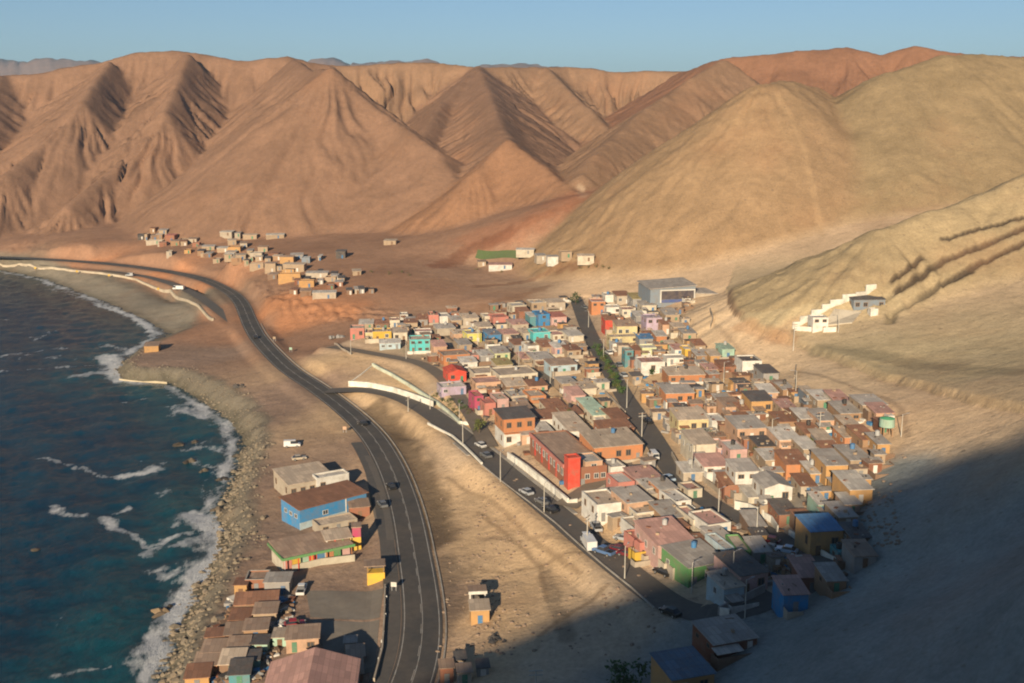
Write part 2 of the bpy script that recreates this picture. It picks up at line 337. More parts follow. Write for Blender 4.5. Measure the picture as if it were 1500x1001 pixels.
def mat_sea():
    m, nt, b = newmat('sea water'); b.inputs['Roughness'].default_value = .13; b.inputs['IOR'].default_value = 1.33; b.inputs['Specular IOR Level'].default_value = .3
    pos = N(nt, 'ShaderNodeNewGeometry').outputs['Position']
    at = N(nt, 'ShaderNodeAttribute', attribute_name='foam'); sep = N(nt, 'ShaderNodeSeparateColor'); nt.links.new(at.outputs['Color'], sep.inputs[0])
    foam, shallow, kelp_reflect = sep.outputs[0], sep.outputs[1], sep.outputs[2]
    mp = N(nt, 'ShaderNodeMapping'); nt.links.new(pos, mp.inputs[0]); mp.inputs['Rotation'].default_value = (0,0,R(-25)); mp.inputs['Scale'].default_value = (1,.45,1)
    n1 = noise(nt, mp.outputs[0], .5, 6, .7); n2 = noise(nt, pos, .05, 4); n3 = noise(nt, mp.outputs[0], .22, 10, .78)
    c = mix(nt, shallow, (.002,.037,.064), (.006,.070,.082))
    c = mix(nt, mapr(nt, n2, .35,.7,0,.7), c, (.002,.017,.038))
    c = mix(nt, kelp_reflect, c, (.030,.017,.011))
    thr = vmath(nt, foam, n3)
    f = mapr(nt, thr, .82, 1.02, 0, .85)
    col = mix(nt, f, c, (.60,.60,.60))
    nt.links.new(col, b.inputs['Base Color'])
    nt.links.new(mapr(nt, f, 0,1,.13,.9), b.inputs['Roughness'])
    bump(nt, vmath(nt, n1, vmath(nt, n3, 1.5, 'MULTIPLY')), .8, .7, b)
    return m
WC = {'white': (0.586, 0.559, 0.503), 'cream': (0.516, 0.454, 0.351), 'beige': (0.389, 0.327, 0.252), 'tan': (0.338, 0.248, 0.166), 'peach': (0.486, 0.3, 0.197), 'pink': (0.505, 0.313, 0.278), 'coral': (0.463, 0.174, 0.139), 'red': (0.526, 0.06, 0.037), 'orange': (0.44, 0.178, 0.077), 'ochre': (0.431, 0.243, 0.095), 'brick': (0.268, 0.11, 0.065), 'pale yellow': (0.523, 0.434, 0.235), 'yellow': (0.565, 0.35, 0.044), 'lemon': (0.57, 0.504, 0.123), 'pale lime': (0.47, 0.484, 0.278), 'green': (.10,.25,.09), 'mint': (0.298, 0.435, 0.339), 'turquoise': (0.077, 0.432, 0.432), 'teal': (0.082, 0.233, 0.254), 'blue': (0.037, 0.194, 0.393), 'pale blue': (0.348, 0.437, 0.471), 'lilac': (0.396, 0.313, 0.396), 'magenta': (0.358, 0.052, 0.11), 'grey': (0.262, 0.248, 0.234), 'blue-grey': (0.182, 0.216, 0.25), 'brown': (0.19, 0.114, 0.073), 'wooden': (0.287, 0.17, 0.095), 'rusty': (0.193, 0.076, 0.042), 'dark': (0.056, 0.052, 0.052)}
def wm(c): return mat_plain('wall '+c, WC[c], .9, .30, 1, .3)
RC = {'grey':((.42,.385,.345),.25),'beige':((.52,.42,.32),.22),'brown':((.36,.255,.185),.35),'rusty':((.30,.145,.085),.6),'dark':((.10,.095,.095),.3),'blue':((.08,.22,.42),.12),'pale':((.58,.54,.48),.25),
 'pink':((.52,.30,.25),.15),'red':((.52,.07,.04),.1),'turquoise':((.10,.46,.48),.15),'mint':((.40,.54,.42),.25),'olive':((.34,.28,.12),.3),'blue-grey':((.24,.28,.33),.2),'lilac':((.40,.32,.38),.2),'coral':((.52,.2,.15),.2),'slate blue':((.10,.16,.23),.25)}
def rm(c): return mat_roof(c, *RC[c])
# ------------------------------------------------------------------ mesh helpers
class MB:
    def __init__(s): s.v = []; s.f = []; s.m = []
    def poly(s, vs, fs, mi=0):
        o = len(s.v); s.v += [tuple(map(float, p)) for p in vs]; s.f += [tuple(o+i for i in f) for f in fs]; s.m += [mi]*len(fs)
    def hexa(s, b, t, mi=0):
        n = len(b)
        s.poly(list(b)+list(t), [tuple(range(n-1,-1,-1)), tuple(range(n,2*n))] + [(i,(i+1)%n,n+(i+1)%n,n+i) for i in range(n)], mi)
    def box(s, x0,x1,y0,y1,z0,z1, mi=0):
        q = [(x0,y0),(x1,y0),(x1,y1),(x0,y1)]
        s.hexa([(*p,z0) for p in q], [(*p,z1) for p in q], mi)
    def ring(s, x0,x1,y0,y1,z0,z1,t, mi=0):
        o = [(x0,y0),(x1,y0),(x1,y1),(x0,y1)]; i = [(x0+t,y0+t),(x1-t,y0+t),(x1-t,y1-t),(x0+t,y1-t)]
        vs = [(*p,z0) for p in o]+[(*p,z1) for p in o]+[(*p,z0) for p in i]+[(*p,z1) for p in i]; fs = []
        for a in range(4):
            b = (a+1)%4
            fs += [(a,b,4+b,4+a),(8+b,8+a,12+a,12+b),(4+a,4+b,12+b,12+a),(b,a,8+a,8+b)]
        s.poly(vs, fs, mi)
    def tube(s, p, q, r0, r1, n=8, mi=0):
        p = np.array(p, float); q = np.array(q, float); d = q-p; d /= np.linalg.norm(d)
        a = np.cross(d, (0,0,1)) if abs(d[2]) < .9 else np.cross(d, (1,0,0)); a /= np.linalg.norm(a); b = np.cross(d, a)
        A = [p+r0*(math.cos(t)*a+math.sin(t)*b) for t in np.linspace(0,2*math.pi,n,False)]
        B = [q+r1*(math.cos(t)*a+math.sin(t)*b) for t in np.linspace(0,2*math.pi,n,False)]
        s.hexa(A, B, mi)
    def build(s, name, mats, parent=None, loc=(0,0,0), rz=0, sc=(1,1,1)):
        me = bpy.data.meshes.new(name); me.from_pydata(s.v, [], s.f)
        mats = mats if isinstance(mats, (list,tuple)) else [mats]
        for m in mats: me.materials.append(m)
        if len(mats) > 1: me.polygons.foreach_set('material_index', s.m)
        me.update(); return link(name, me, parent, loc, rz, sc)
def link(name, me, parent=None, loc=(0,0,0), rz=0, sc=(1,1,1)):
    o = bpy.data.objects.new(name, me); COL.objects.link(o); o.location = loc; o.rotation_euler = (0,0,rz); o.scale = sc
    if parent: o.parent = parent
    return o
def empty(name, loc, rz=0):
    o = bpy.data.objects.new(name, None); COL.objects.link(o); o.location = loc; o.rotation_euler = (0,0,rz); o.empty_display_size = .5; return o
def tag(o, label, cat, group=None, kind=None):
    if label: o['label'] = label
    if cat: o['category'] = cat
    if group: o['group'] = group
    if kind: o['kind'] = kind
    return o
def np_mesh(name, co, faces, mat, attrs=None, smooth=True):
    me = bpy.data.meshes.new(name)
    me.vertices.add(len(co)); me.vertices.foreach_set('co', co.astype(np.float32).ravel())
    nf = len(faces); me.loops.add(nf*4); me.polygons.add(nf)
    me.loops.foreach_set('vertex_index', faces.astype(np.int32).ravel())
    me.polygons.foreach_set('loop_start', np.arange(0, nf*4, 4, dtype=np.int32))
    me.polygons.foreach_set('use_smooth', np.full(nf, smooth))
    me.update(calc_edges=True)
    for k, a in (attrs or {}).items():
        at = me.attributes.new(k, 'FLOAT_COLOR', 'POINT')
        at.data.foreach_set('color', np.concatenate([a, np.ones((len(a),1))], 1).astype(np.float32).ravel())
    me.materials.append(mat); return link(name, me)
def grid_faces(nr, nc):
    i = np.arange((nr-1)*nc).reshape(nr-1, nc)[:, :-1].ravel()
    return np.stack([i, i+1, i+nc+1, i+nc], 1)
# ------------------------------------------------------------------ ground sheet
ANG = np.linspace(R(-48), R(48), 960); RR = np.concatenate([np.geomspace(84, 1450, 930), np.geomspace(1450, 13000, 110)[1:]])
TX = RR[:,None]*np.sin(ANG)[None,:]; TY = RR[:,None]*np.cos(ANG)[None,:]
TZ, TC, TDS, TM = terrain(TX, TY, True)
# soil marks with a shape of their own: pale foot trail, dark strip beside the highway, tyre tracks, green field
_W1 = fbm(TX/7,TY/7,51,3); _W2 = fbm(TX/7,TY/7,53,3)
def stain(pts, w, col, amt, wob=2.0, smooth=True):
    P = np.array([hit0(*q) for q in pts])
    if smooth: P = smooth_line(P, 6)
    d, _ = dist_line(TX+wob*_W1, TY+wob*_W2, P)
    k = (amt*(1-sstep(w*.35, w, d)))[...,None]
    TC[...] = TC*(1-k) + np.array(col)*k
_lr = np.log(RR)
def gz(x, y):
    r = math.hypot(x, y); a = math.atan2(x, y)
    fi = np.interp(math.log(max(r,85)), _lr, np.arange(len(RR))); fj = (a-ANG[0])/(ANG[1]-ANG[0])
    fj = min(max(fj,0), len(ANG)-1.001); i = min(int(fi), len(RR)-2); j = int(fj); u = fi-i; v = fj-j
    return (TZ[i,j]*(1-u)+TZ[i+1,j]*u)*(1-v)+(TZ[i,j+1]*(1-u)+TZ[i+1,j+1]*u)*v
def hit0(px, py, zoff=0.0):
    d = ray(px, py); lo = None; k = 95.0
    while k < 13000:
        z = CZ+d[2]*k
        if z <= gz(d[0]*k, d[1]*k)+zoff: break
        lo = k; k += max(1.0, k*.006)
    if lo is None: lo = k
    for _ in range(18):
        m = (lo+k)/2
        if CZ+d[2]*m <= gz(d[0]*m, d[1]*m)+zoff: k = m
        else: lo = m
    return np.array([d[0]*k, d[1]*k, gz(d[0]*k, d[1]*k)])
# cuts in the near hill and the bank round the dry plain, set into the finished ground
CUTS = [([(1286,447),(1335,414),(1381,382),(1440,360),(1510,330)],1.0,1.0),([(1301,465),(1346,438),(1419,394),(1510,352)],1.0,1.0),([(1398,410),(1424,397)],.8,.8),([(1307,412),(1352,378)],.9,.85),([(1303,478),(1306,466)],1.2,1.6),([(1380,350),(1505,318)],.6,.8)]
BANK_PX = [(1064,430),(1068,448),(1085,470),(1110,488),(1150,503),(1200,522),(1260,545),(1330,567),(1420,592),(1500,606),(1540,612)]
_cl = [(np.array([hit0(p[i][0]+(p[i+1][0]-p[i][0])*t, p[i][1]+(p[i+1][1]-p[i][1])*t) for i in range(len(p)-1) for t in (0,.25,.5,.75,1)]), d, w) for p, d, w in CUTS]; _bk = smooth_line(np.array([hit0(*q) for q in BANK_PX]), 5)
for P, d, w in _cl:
    dl, _ = dist_line(TX, TY, P); k = np.clip(1-dl/w, 0, 1); TZ -= d*k**.5; k = (.95*np.clip(1.7-dl/w,0,1))[...,None]; TC[...] = TC*(1-k)+np.array((.075,.055,.038))*k  # trench shade painted into the soil colour along and beside each cut
_bp = np.array([tuple(q[:2]) for q in _bk]+[(420,240),(420,600),(140,640)]); _db, _ = dist_line(TX+_W1, TY+_W2, _bk); _in = in_poly(TX+_W1, TY+_W2, _bp)
TZ += np.where(_in, 1.8*sstep(0,2.0,_db)*(1-sstep(15,50,_db)), 0)
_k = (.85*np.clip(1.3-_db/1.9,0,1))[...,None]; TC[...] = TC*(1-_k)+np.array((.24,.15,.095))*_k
_ws = smooth_line(np.array([hit0(*q) for q in [(1030,432),(1042,450),(1072,490),(1110,518),(1165,542),(1250,570),(1330,596),(1400,620),(1450,640)]]), 5); _dw, _ = dist_line(TX+3*_W1, TY+3*_W2, _ws)
_k = (.95*(1-sstep(7,15,_dw))*np.where(_in,.0,1))[...,None]; TC[...] = TC*(1-_k)+np.array((.68,.495,.31))*_k
_k = (.6*np.where(_in & (TM < .5),1-sstep(25,70,_db),0))[...,None]; TC[...] = TC*(1-_k)+np.array((.46,.365,.22))*_k
stain([(1138,140),(1158,175),(1178,215),(1186,260),(1196,300),(1206,345)], 2.4, (.42,.28,.155), .35, 1.0)
stain([(850,275),(856,288),(840,296)], 3, (.46,.33,.22), .7)
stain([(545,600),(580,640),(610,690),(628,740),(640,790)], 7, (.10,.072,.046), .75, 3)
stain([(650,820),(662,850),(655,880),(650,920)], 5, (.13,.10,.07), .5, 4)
stain([(800,840),(815,890),(830,935)], 2.2, (.22,.165,.11), .6)
stain([(700,790),(790,785),(860,800)], 1.2, (.22,.15,.1), .5)
for _q in ([(700,750),(750,790),(790,830),(800,880)],[(655,700),(720,735),(780,790),(850,840)],[(890,856),(850,890),(790,930)],[(690,830),(740,840),(800,826),(850,810)]): stain(_q, .9, (.24,.165,.10), .6, .6)
stain([(690,372),(725,366),(768,372)], 26, (.060,.110,.018), .0)
stain([(720,352),(780,322),(845,295)], 6, (.20,.085,.045), .8, 4)
stain([(700,345),(780,318),(850,285)], 22, (.32,.15,.085), .6, 8)
stain([(640,390),(690,365),(740,345)], 9, (.20,.088,.05), .7, 5)
stain([(700,420),(790,405),(830,392),(870,385)], 5, (.20,.10,.055), .6, 5)
stain([(640,470),(740,440),(800,420)], 5, (.27,.15,.085), .55, 5)
stain([(1165,545),(1230,560),(1310,590),(1330,640)], 1.2, (.33,.24,.16), .6, .5)
stain([(1040,470),(1090,520),(1150,560),(1210,572)], 1.2, (.36,.26,.17), .5, .5)
stain([(1160,498),(1120,490),(1085,478)], 4, (.38,.21,.11), .5)
stain([(1200,510),(1320,530),(1500,545)], 5, (.27,.225,.14), .6)
stain([(1180,470),(1130,500)], 6, (.40,.22,.12), .3)
stain([(0,470),(60,480)], 1, (.2,.2,.2), 0)
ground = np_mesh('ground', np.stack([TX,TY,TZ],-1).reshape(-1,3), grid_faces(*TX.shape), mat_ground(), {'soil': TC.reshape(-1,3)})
tag(ground, None, None, kind='structure')
# the hillside under and behind the viewpoint
gx, gy = np.meshgrid(np.linspace(-420,620,260), np.linspace(-420,150,150)); hz, hc, _, _ = terrain(gx, gy, True)
rr = np.hypot(gx, gy); inside = (rr > 86) & (np.abs(np.arctan2(gx, gy)) < R(49))
hz = hz - np.where(inside, 1.2, 0.0)
tag(np_mesh('hillside', np.stack([gx,gy,hz],-1).reshape(-1,3), grid_faces(*gx.shape), bpy.data.materials['ground soil'], {'soil': hc.reshape(-1,3)}), None, None, kind='structure')
# ------------------------------------------------------------------ sea
A2 = np.linspace(R(-75), R(2), 520); R2 = np.concatenate([np.geomspace(90, 900, 620), np.geomspace(900, 12000, 60)[1:]])
SX = R2[:,None]*np.sin(A2)[None,:]; SY = R2[:,None]*np.cos(A2)[None,:]
sds, _ = shore(SX, SY)
wv = .22*fbm(SX/3,SY/3,67,2) + .30*np.sin((SX*.55+SY*.30)*.42+2.2*fbm(SX/30,SY/30,61)) + .16*np.sin((SX*.3-SY*.5)*.8+2*fbm(SX/14,SY/14,63)) + .35*fbm(SX/7,SY/7,65)
SZ = wv*np.clip(1-SY/3000,0,1)*sstep(0,12,-sds+3)
FO = [([(158,522),(168,540),(176,556)],9,1.05),([(115,552),(150,545),(172,552),(215,562)],7,.85),([(255,598),(300,606),(345,626)],7,.85),([(260,600),(300,612)],5,.9),([(180,698),(205,694),(222,688)],5,.95),([(50,672),(85,676),(130,690),(180,700),(235,680)],3.5,.72),
 ([(158,758),(170,775),(195,782),(215,800),(240,790),(275,786)],3,.9),([(175,750),(182,745)],4,.8),([(212,812),(228,802)],3.5,.85),([(285,755),(305,772),(325,790),(318,815),(300,838),(282,865)],8,1.1),([(262,800),(290,790)],5,.85),([(240,845),(262,838),(290,825)],4,.85),
 ([(268,885),(255,905),(248,925)],6,1.0),([(262,880),(280,870)],5,.95),([(80,742),(95,755),(120,756)],4,.85),([(0,522),(40,516),(100,510)],4,.72),([(0,545),(60,540),(140,535)],4,.65),([(140,446),(190,462),(225,486)],5,.95),([(70,424),(110,434),(150,450)],4,.7),
 ([(75,994),(120,988),(190,972)],2.5,.72),([(270,660),(300,655),(335,668)],4,.7),([(280,672),(320,690),(345,700)],4,.72),([(225,840),(240,832)],4,.7),([(180,590),(205,585)],3,.7),([(150,505),(185,515),(160,530)],6,.75)]
foam = np.zeros(SX.shape)
for pts, w, amt in FO:
    P = np.array([at_z(a,b,0) for a,b in pts]); P = smooth_line(P, 4)
    d, _ = dist_line(SX+3*fbm(SX/8,SY/8,71), SY+3*fbm(SX/8,SY/8,73), P)
    foam = np.maximum(foam, amt*.56*np.exp(-(d/(w*.75))**2*.9))
edge = np.exp(-np.abs(sds+3.0)/6.0)*(.50+.32*fbm(SX/16,SY/16,81)); foam = np.maximum(foam, edge)
foam = np.maximum(foam, .30*sstep(.15,.6,fbm(SX/30,SY/45,83)))
foam = np.maximum(foam, .36*sstep(.1,.5,fbm(SX/22,SY/22,85))*sstep(-60,-5,sds))
shal = sstep(-45,-4,sds)*.9
kelp_reflect = np.maximum(sstep(-60,-6,sds)*sstep(500,600,SY)*.55, sstep(-10,-2,sds)*.5*(.5+fbm(SX/12,SY/12,87)))  # far term paints the hills' brown reflection into the water; shore term brown patches
kelp_reflect = np.clip(kelp_reflect,0,1)
tag(np_mesh('sea', np.stack([SX,SY,SZ],-1).reshape(-1,3), grid_faces(*SX.shape), mat_sea(), {'foam': np.stack([foam,shal,kelp_reflect],-1).reshape(-1,3)}), None, None, kind='structure')
# ------------------------------------------------------------------ roads
asph = mat_asphalt('road asphalt', (.058,.055,.053), .5); asph2 = mat_asphalt('street asphalt', (.105,.095,.086), .65); dirt = mat_asphalt('dirt street', (.20,.16,.12), .8)
paint = mat_plain('road paint', (.36,.35,.33), .85, .5, 1); kerbm = mat_plain('concrete kerb', (.34,.31,.27), .9, .4, 1)
def offs(P):
    T = np.gradient(P[:,:2], axis=0); T /= np.linalg.norm(T, axis=1)[:,None]
    return np.stack([T[:,1], -T[:,0]], 1)      # to the right of travel
def strip(name, P, o0, o1, lift, mat, thick=0.0, kind='structure', parent=None):
    Nn = offs(P); mb = MB(); n = len(P)
    a = P[:,:2]+Nn*o0; b = P[:,:2]+Nn*o1; z = P[:,2]+lift
    vs = [(*a[i],z[i]) for i in range(n)]+[(*b[i],z[i]) for i in range(n)]
    fs = [(i,n+i,n+i+1,i+1)[::-1] for i in range(n-1)]
    if thick:
        vs += [(*a[i],z[i]-thick) for i in range(n)]+[(*b[i],z[i]-thick) for i in range(n)]
        fs += [(i,i+1,2*n+i+1,2*n+i) for i in range(n-1)]+[(n+i+1,n+i,3*n+i,3*n+i+1) for i in range(n-1)]
        fs += [(0,2*n,3*n,n),(n-1,2*n-1,4*n-1,3*n-1)]
    mb.poly(vs, fs); o = mb.build(name, mat, parent)
    if kind: o['kind'] = kind
    return o
def dashes(name, P, o, w, lift, mat, on, off):
    Nn = offs(P); mb = MB(); s = np.r_[0, np.cumsum(np.hypot(*np.diff(P[:,:2],axis=0).T))]
    for t in np.arange(0, s[-1]-on, on+off):
        q = [np.array([np.interp(u, s, P[:,k]) for k in range(3)]+[np.interp(u, s, Nn[:,0]), np.interp(u, s, Nn[:,1])]) for u in (t, t+on/2, t+on)]
        vs = [(c[0]+c[3]*e, c[1]+c[4]*e, c[2]+lift) for c in q for e in (o-w/2, o+w/2)]
        mb.poly(vs, [(0,1,3,2)[::-1],(2,3,5,4)[::-1]])
    o_ = mb.build(name, mat); o_['kind'] = 'structure'; return o_
strip('highway', ROAD, -4.05, 4.05, .10, asph)
for o in (-3.45, 3.45): strip('highway_edge_line', ROAD, o-.09, o+.09, .106, paint)
strip('highway_centre_line', ROAD, -.20, -.06, .106, paint); dashes('highway_centre_dashes', ROAD, .14, .13, .106, paint, 4, 5)
strip('old_coast_road', OLD, -2.8, 2.8, .09, mat_asphalt('old asphalt', (.11,.10,.09), .6))
strip('road_shoulder', ROAD[int(len(ROAD)*.80):], 4.15, 7.6, .02, mat_asphalt('shoulder asphalt', (.085,.08,.076), .5))
strip('street', STA, -3.9, 3.6, .09, asph2); strip('street', STB, -3.1, 3.1, .084, asph2); strip('street', STC, -3.2, 3.2, .078, dirt); strip('street', STD, -2.6, 2.6, .072, dirt); strip('street', STE, -2.0, 2.0, .066, dirt)
strip('pavement', STA[18:-24], -5.0, -4.0, .20, kerbm, .3); strip('pavement', STA[30:-40], 3.7, 4.6, .20, kerbm, .3)
strip('highway_kerb', ROAD[int(len(ROAD)*.55):], -4.9, -4.6, .24, kerbm, .4)
# ------------------------------------------------------------------ houses
ITEMS = []          # every labelled thing with its photo position, for the wording of labels
LAND = []           # (words, px, py) of things one can find at once
USED = set()
def hit(px, py): return hit0(px, py)
dark_glass = mat_plain('window glass', (.035,.042,.05), .25, .15, 1); frame_m = mat_plain('window frame', (.55,.52,.47), .7, .3, 1); frame_w = mat_plain('wood frame', (.22,.13,.07), .8, .3, 1)
doors = [mat_plain('door '+n, c, .75, .3, 1) for n, c in (('brown',(.16,.085,.045)),('white',(.6,.57,.52)),('grey',(.20,.20,.20)),('blue',(.06,.15,.28)),('green',(.06,.20,.12)))]
def unit_box(): 
    mb = MB(); mb.box(-.5,.5,-.5,.5,0,1); return mb
_ub = {}
def ubox(name, mat, parent, loc, sc, rz=0):
    k = (name, mat.name)
    if k not in _ub:
        o = unit_box().build(name, mat, parent, loc, rz, sc); _ub[k] = o.data; return o
    return link(name, _ub[k], parent, loc, rz, sc)
_wf = {}
def window(parent, x, y, z, w, h, side, fm):
    """side: 'f' front (-y), 'l' left (-x), 'r' right (+x)"""
    k = fm.name
    if k not in _wf:
        mb = MB(); t = .09
        mb.box(-.5,.5,-.05,.05,0,t); mb.box(-.5,.5,-.05,.05,1-t,1); mb.box(-.5,-.5+t,-.05,.05,t,1-t); mb.box(.5-t,.5,-.05,.05,t,1-t); mb.box(-.03,.03,-.045,.045,t,1-t)
        _wf[k] = mb.build('window', fm).data; bpy.data.objects.remove(bpy.data.objects[[o.name for o in bpy.data.objects if o.data == _wf[k]][0]])
        mp = MB(); mp.box(-.5+t,.5-t,-.02,.02,t,1-t); o = mp.build('pane', dark_glass); _wf['pane'] = o.data; bpy.data.objects.remove(o)
    rz = {'f':0,'l':math.pi/2,'r':math.pi/2}[side]
    o = link('window', _wf[k], parent, (x,y,z), rz, (w,1,h)); link('pane', _wf['pane'], o)
    return o
def wall_band(side, w, dep): return (w if side == 'f' else dep)
def house(name, loc, rz, w, dep, h, wall, roof, style='m', upper=None, wins=True, side_wall=None, rnd=None, tilt=.07, over=.28, near=True, yard=0):
    r = rnd or rng
    root = empty(name, loc, rz); x0, x1 = -w/2, w/2
    mb = MB(); low_ = -2.0
    hs = h
    if upper:
        hs = h*.52; m0 = MB(); m0.box(x0,x1,0,dep,low_,hs); m0.build('wall', wm(wall), root)
        mb.box(x0-.06,x1+.06,-.06,dep+.06,hs+.003,h) if style != 'f' else mb.ring(x0-.06,x1+.06,-.06,dep+.06,hs+.003,h,.2)
        u = mb.build('upper_wall', wm(upper), root); u['label'] = upper+' upper storey'
        if style == 'm':
            b = dep*tilt; k = MB(); k.hexa([(x0-.06,-.06,h+.002),(x1+.06,-.06,h+.002),(x1+.06,dep+.06,h+.002),(x0-.06,dep+.06,h+.002)], [(x0-.06,-.06,h+.004),(x1+.06,-.06,h+.004),(x1+.06,dep+.06,h+b),(x0-.06,dep+.06,h+b)]); g = k.build('gable_wall', wm(upper), root)
    elif style == 'f':
        mb.ring(x0,x1,0,dep,low_,h,.18); mb.build('wall', wm(wall), root)
    elif style == 'm':
        b = dep*tilt
        mb.hexa([(x0,0,low_),(x1,0,low_),(x1,dep,low_),(x0,dep,low_)], [(x0,0,h),(x1,0,h),(x1,dep,h+b),(x0,dep,h+b)]); mb.build('wall', wm(wall), root)
    else:                     # gable, ridge along x (g) or along y (k)
        e = (dep if style == 'g' else w)*.16
        if style == 'g':
            p = [(x0,0,low_),(x0,dep,low_),(x0,dep,h),(x0,dep/2,h+e),(x0,0,h)]; q = [(x1,a,b) for _,a,b in p]
        else:
            p = [(x0,0,low_),(x1,0,low_),(x1,0,h),(0,0,h+e),(x0,0,h)]; q = [(a,dep,b) for a,_,b in p]
        mb.hexa(p, q); mb.build('wall', wm(wall), root)
    rb = MB(); o = over; T = .13
    if style == 'f':
        rb.box(x0+.18,x1-.18,.18,dep-.18,h-.55,h-.32)
    elif style == 'm':
        b = dep*tilt; s_ = b/dep
        def z(y): return h + s_*y + .012
        q = [(x0-o,-o),(x1+o,-o),(x1+o,dep+o),(x0-o,dep+o)]
        rb.hexa([(a,c,z(c)) for a,c in q], [(a,c,z(c)+T) for a,c in q])
    else:
        n = dep if style == 'g' else w; e = n*.16; s_ = e/(n/2); zz = h-s_*o+.012
        if style == 'g':
            rb.hexa([(x0-o,-o,zz),(x1+o,-o,zz),(x1+o,dep/2,h+e+.012),(x0-o,dep/2,h+e+.012)], [(x0-o,-o,zz+T),(x1+o,-o,zz+T),(x1+o,dep/2,h+e+T),(x0-o,dep/2,h+e+T)])
            rb.hexa([(x0-o,dep/2+.002,h+e+.012),(x1+o,dep/2+.002,h+e+.012),(x1+o,dep+o,zz),(x0-o,dep+o,zz)], [(x0-o,dep/2+.002,h+e+T),(x1+o,dep/2+.002,h+e+T),(x1+o,dep+o,zz+T),(x0-o,dep+o,zz+T)])
        else:
            rb.hexa([(x0-o,-o,zz),(0,-o,h+e+.012),(0,dep+o,h+e+.012),(x0-o,dep+o,zz)], [(x0-o,-o,zz+T),(0,-o,h+e+T),(0,dep+o,h+e+T),(x0-o,dep+o,zz+T)])
            rb.hexa([(.002,-o,h+e+.012),(x1+o,-o,zz),(x1+o,dep+o,zz),(.002,dep+o,h+e+.012)], [(.002,-o,h+e+T),(x1+o,-o,zz+T),(x1+o,dep+o,zz+T),(.002,dep+o,h+e+T)])
    ro = rb.build('roof', rm(roof), root)
    if near and yard and r.random() < .7:
        zj = h-.31 if style == 'f' else None
        for q in range(r.randint(2,4)):
            if style in 'gk': break
            x = r.uniform(x0+.6,x1-.6); y = r.uniform(.6,dep-.6); zz = zj if zj is not None else (h+tilt*y+.13 if style == 'm' else h+.2)
            nm_, mt_, a_, b_, c_ = r.choice([('roof_plank','brown',.14,r.uniform(1,2),.10),('roof_stone','grey',.35,.3,.22),('roof_crate','tan',.7,.5,.45),('roof_scrap','rusty',.9,.6,.16),('roof_bucket','dark',.3,.3,.35)])
            ubox(nm_, wm(mt_), root, (x,y,zz), (a_,b_,c_), r.uniform(0,3))
    if not near: return root
    if yard and r.random() < yard:
        yd = r.uniform(1.6, 3.4); yh = r.uniform(.9, 1.7); ym = wm(r.choice([wall, 'white', 'beige', 'cream', 'tan', 'brown'])) ; yb_ = MB(); e0 = r.choice([x0, x0-r.uniform(.5,2)]); e1 = r.choice([x1, x1-w*.35, x1+r.uniform(.3,1.5)])
        yb_.box(e0,e1,-yd,-yd+.16,-1.2,yh); yb_.box(e0,e0+.16,-yd+.162,-.1,-1.2,yh)
        if r.random() < .6: yb_.box(e1-.16,e1,-yd+.162,-.1,-1.2,yh)
        yb_.build('yard_wall', ym, root)
        if r.random() < .35:
            sb = MB(); q = [(e0+.1,-yd+.2),(e0+(e1-e0)*.5,-yd+.2),(e0+(e1-e0)*.5,-.05),(e0+.1,-.05)]; zt = min(h*.8, 2.3)
            sb.hexa([(a,c,zt-.3*(c < -1)) for a,c in q], [(a,c,zt+.08-.3*(c < -1)) for a,c in q]); sb.build('porch_roof', rm(r.choice(['grey','rusty','brown','beige'])), root)
    if style == 'f' and r.random() < .55:      # parapet cap / rooftop starter bars stay part of the roof
        cb = MB(); cb.ring(x0-.05,x1+.05,-.05,dep+.05,h+.003,h+.10,.30); cb.build('parapet_cap', kerbm if r.random() < .6 else wm('white'), root)
    if wins:
        fm = frame_m if r.random() < .3 else frame_w
        st = 2 if h > 5 else 1; sh = h/st
        nf = max(1, int(w/2.6)); di = r.randrange(nf)
        for s in range(st):
            for i in range(nf):
                if i != di and r.random() < .25: continue
                x = x0 + w*(i+.5)/nf
                if s == 0 and i == di:
                    dm = r.choice(doors); d = ubox('door', dm, root, (x, -.03, 0), (.95, .10, min(2.1, sh*.82)))
                    hb = MB(); hb.box(.30,.38,-.9,-.5,.45,.5)
                    d2 = hb.build('handle', frame_m, d)
                else: window(root, x, -.02 - (.06 if upper and s else 0), s*sh+.32*sh+.1, min(1.5, w/nf*.55), sh*.40, 'f', fm)
            if dep > 4:
                for i in range(max(1,int(dep/3.6))):
                    y = dep*(i+.5)/max(1,int(dep/3.6))
                    if r.random() < .6: window(root, x0+.02-.04 - (.06 if upper and s else 0), y, s*sh+.34*sh+.1, 1.1, sh*.38, 'l', fm)
                    if r.random() < .4: window(root, x1+.02 + (.06 if upper and s else 0), y, s*sh+.34*sh+.1, 1.1, sh*.38, 'r', fm)
    return root
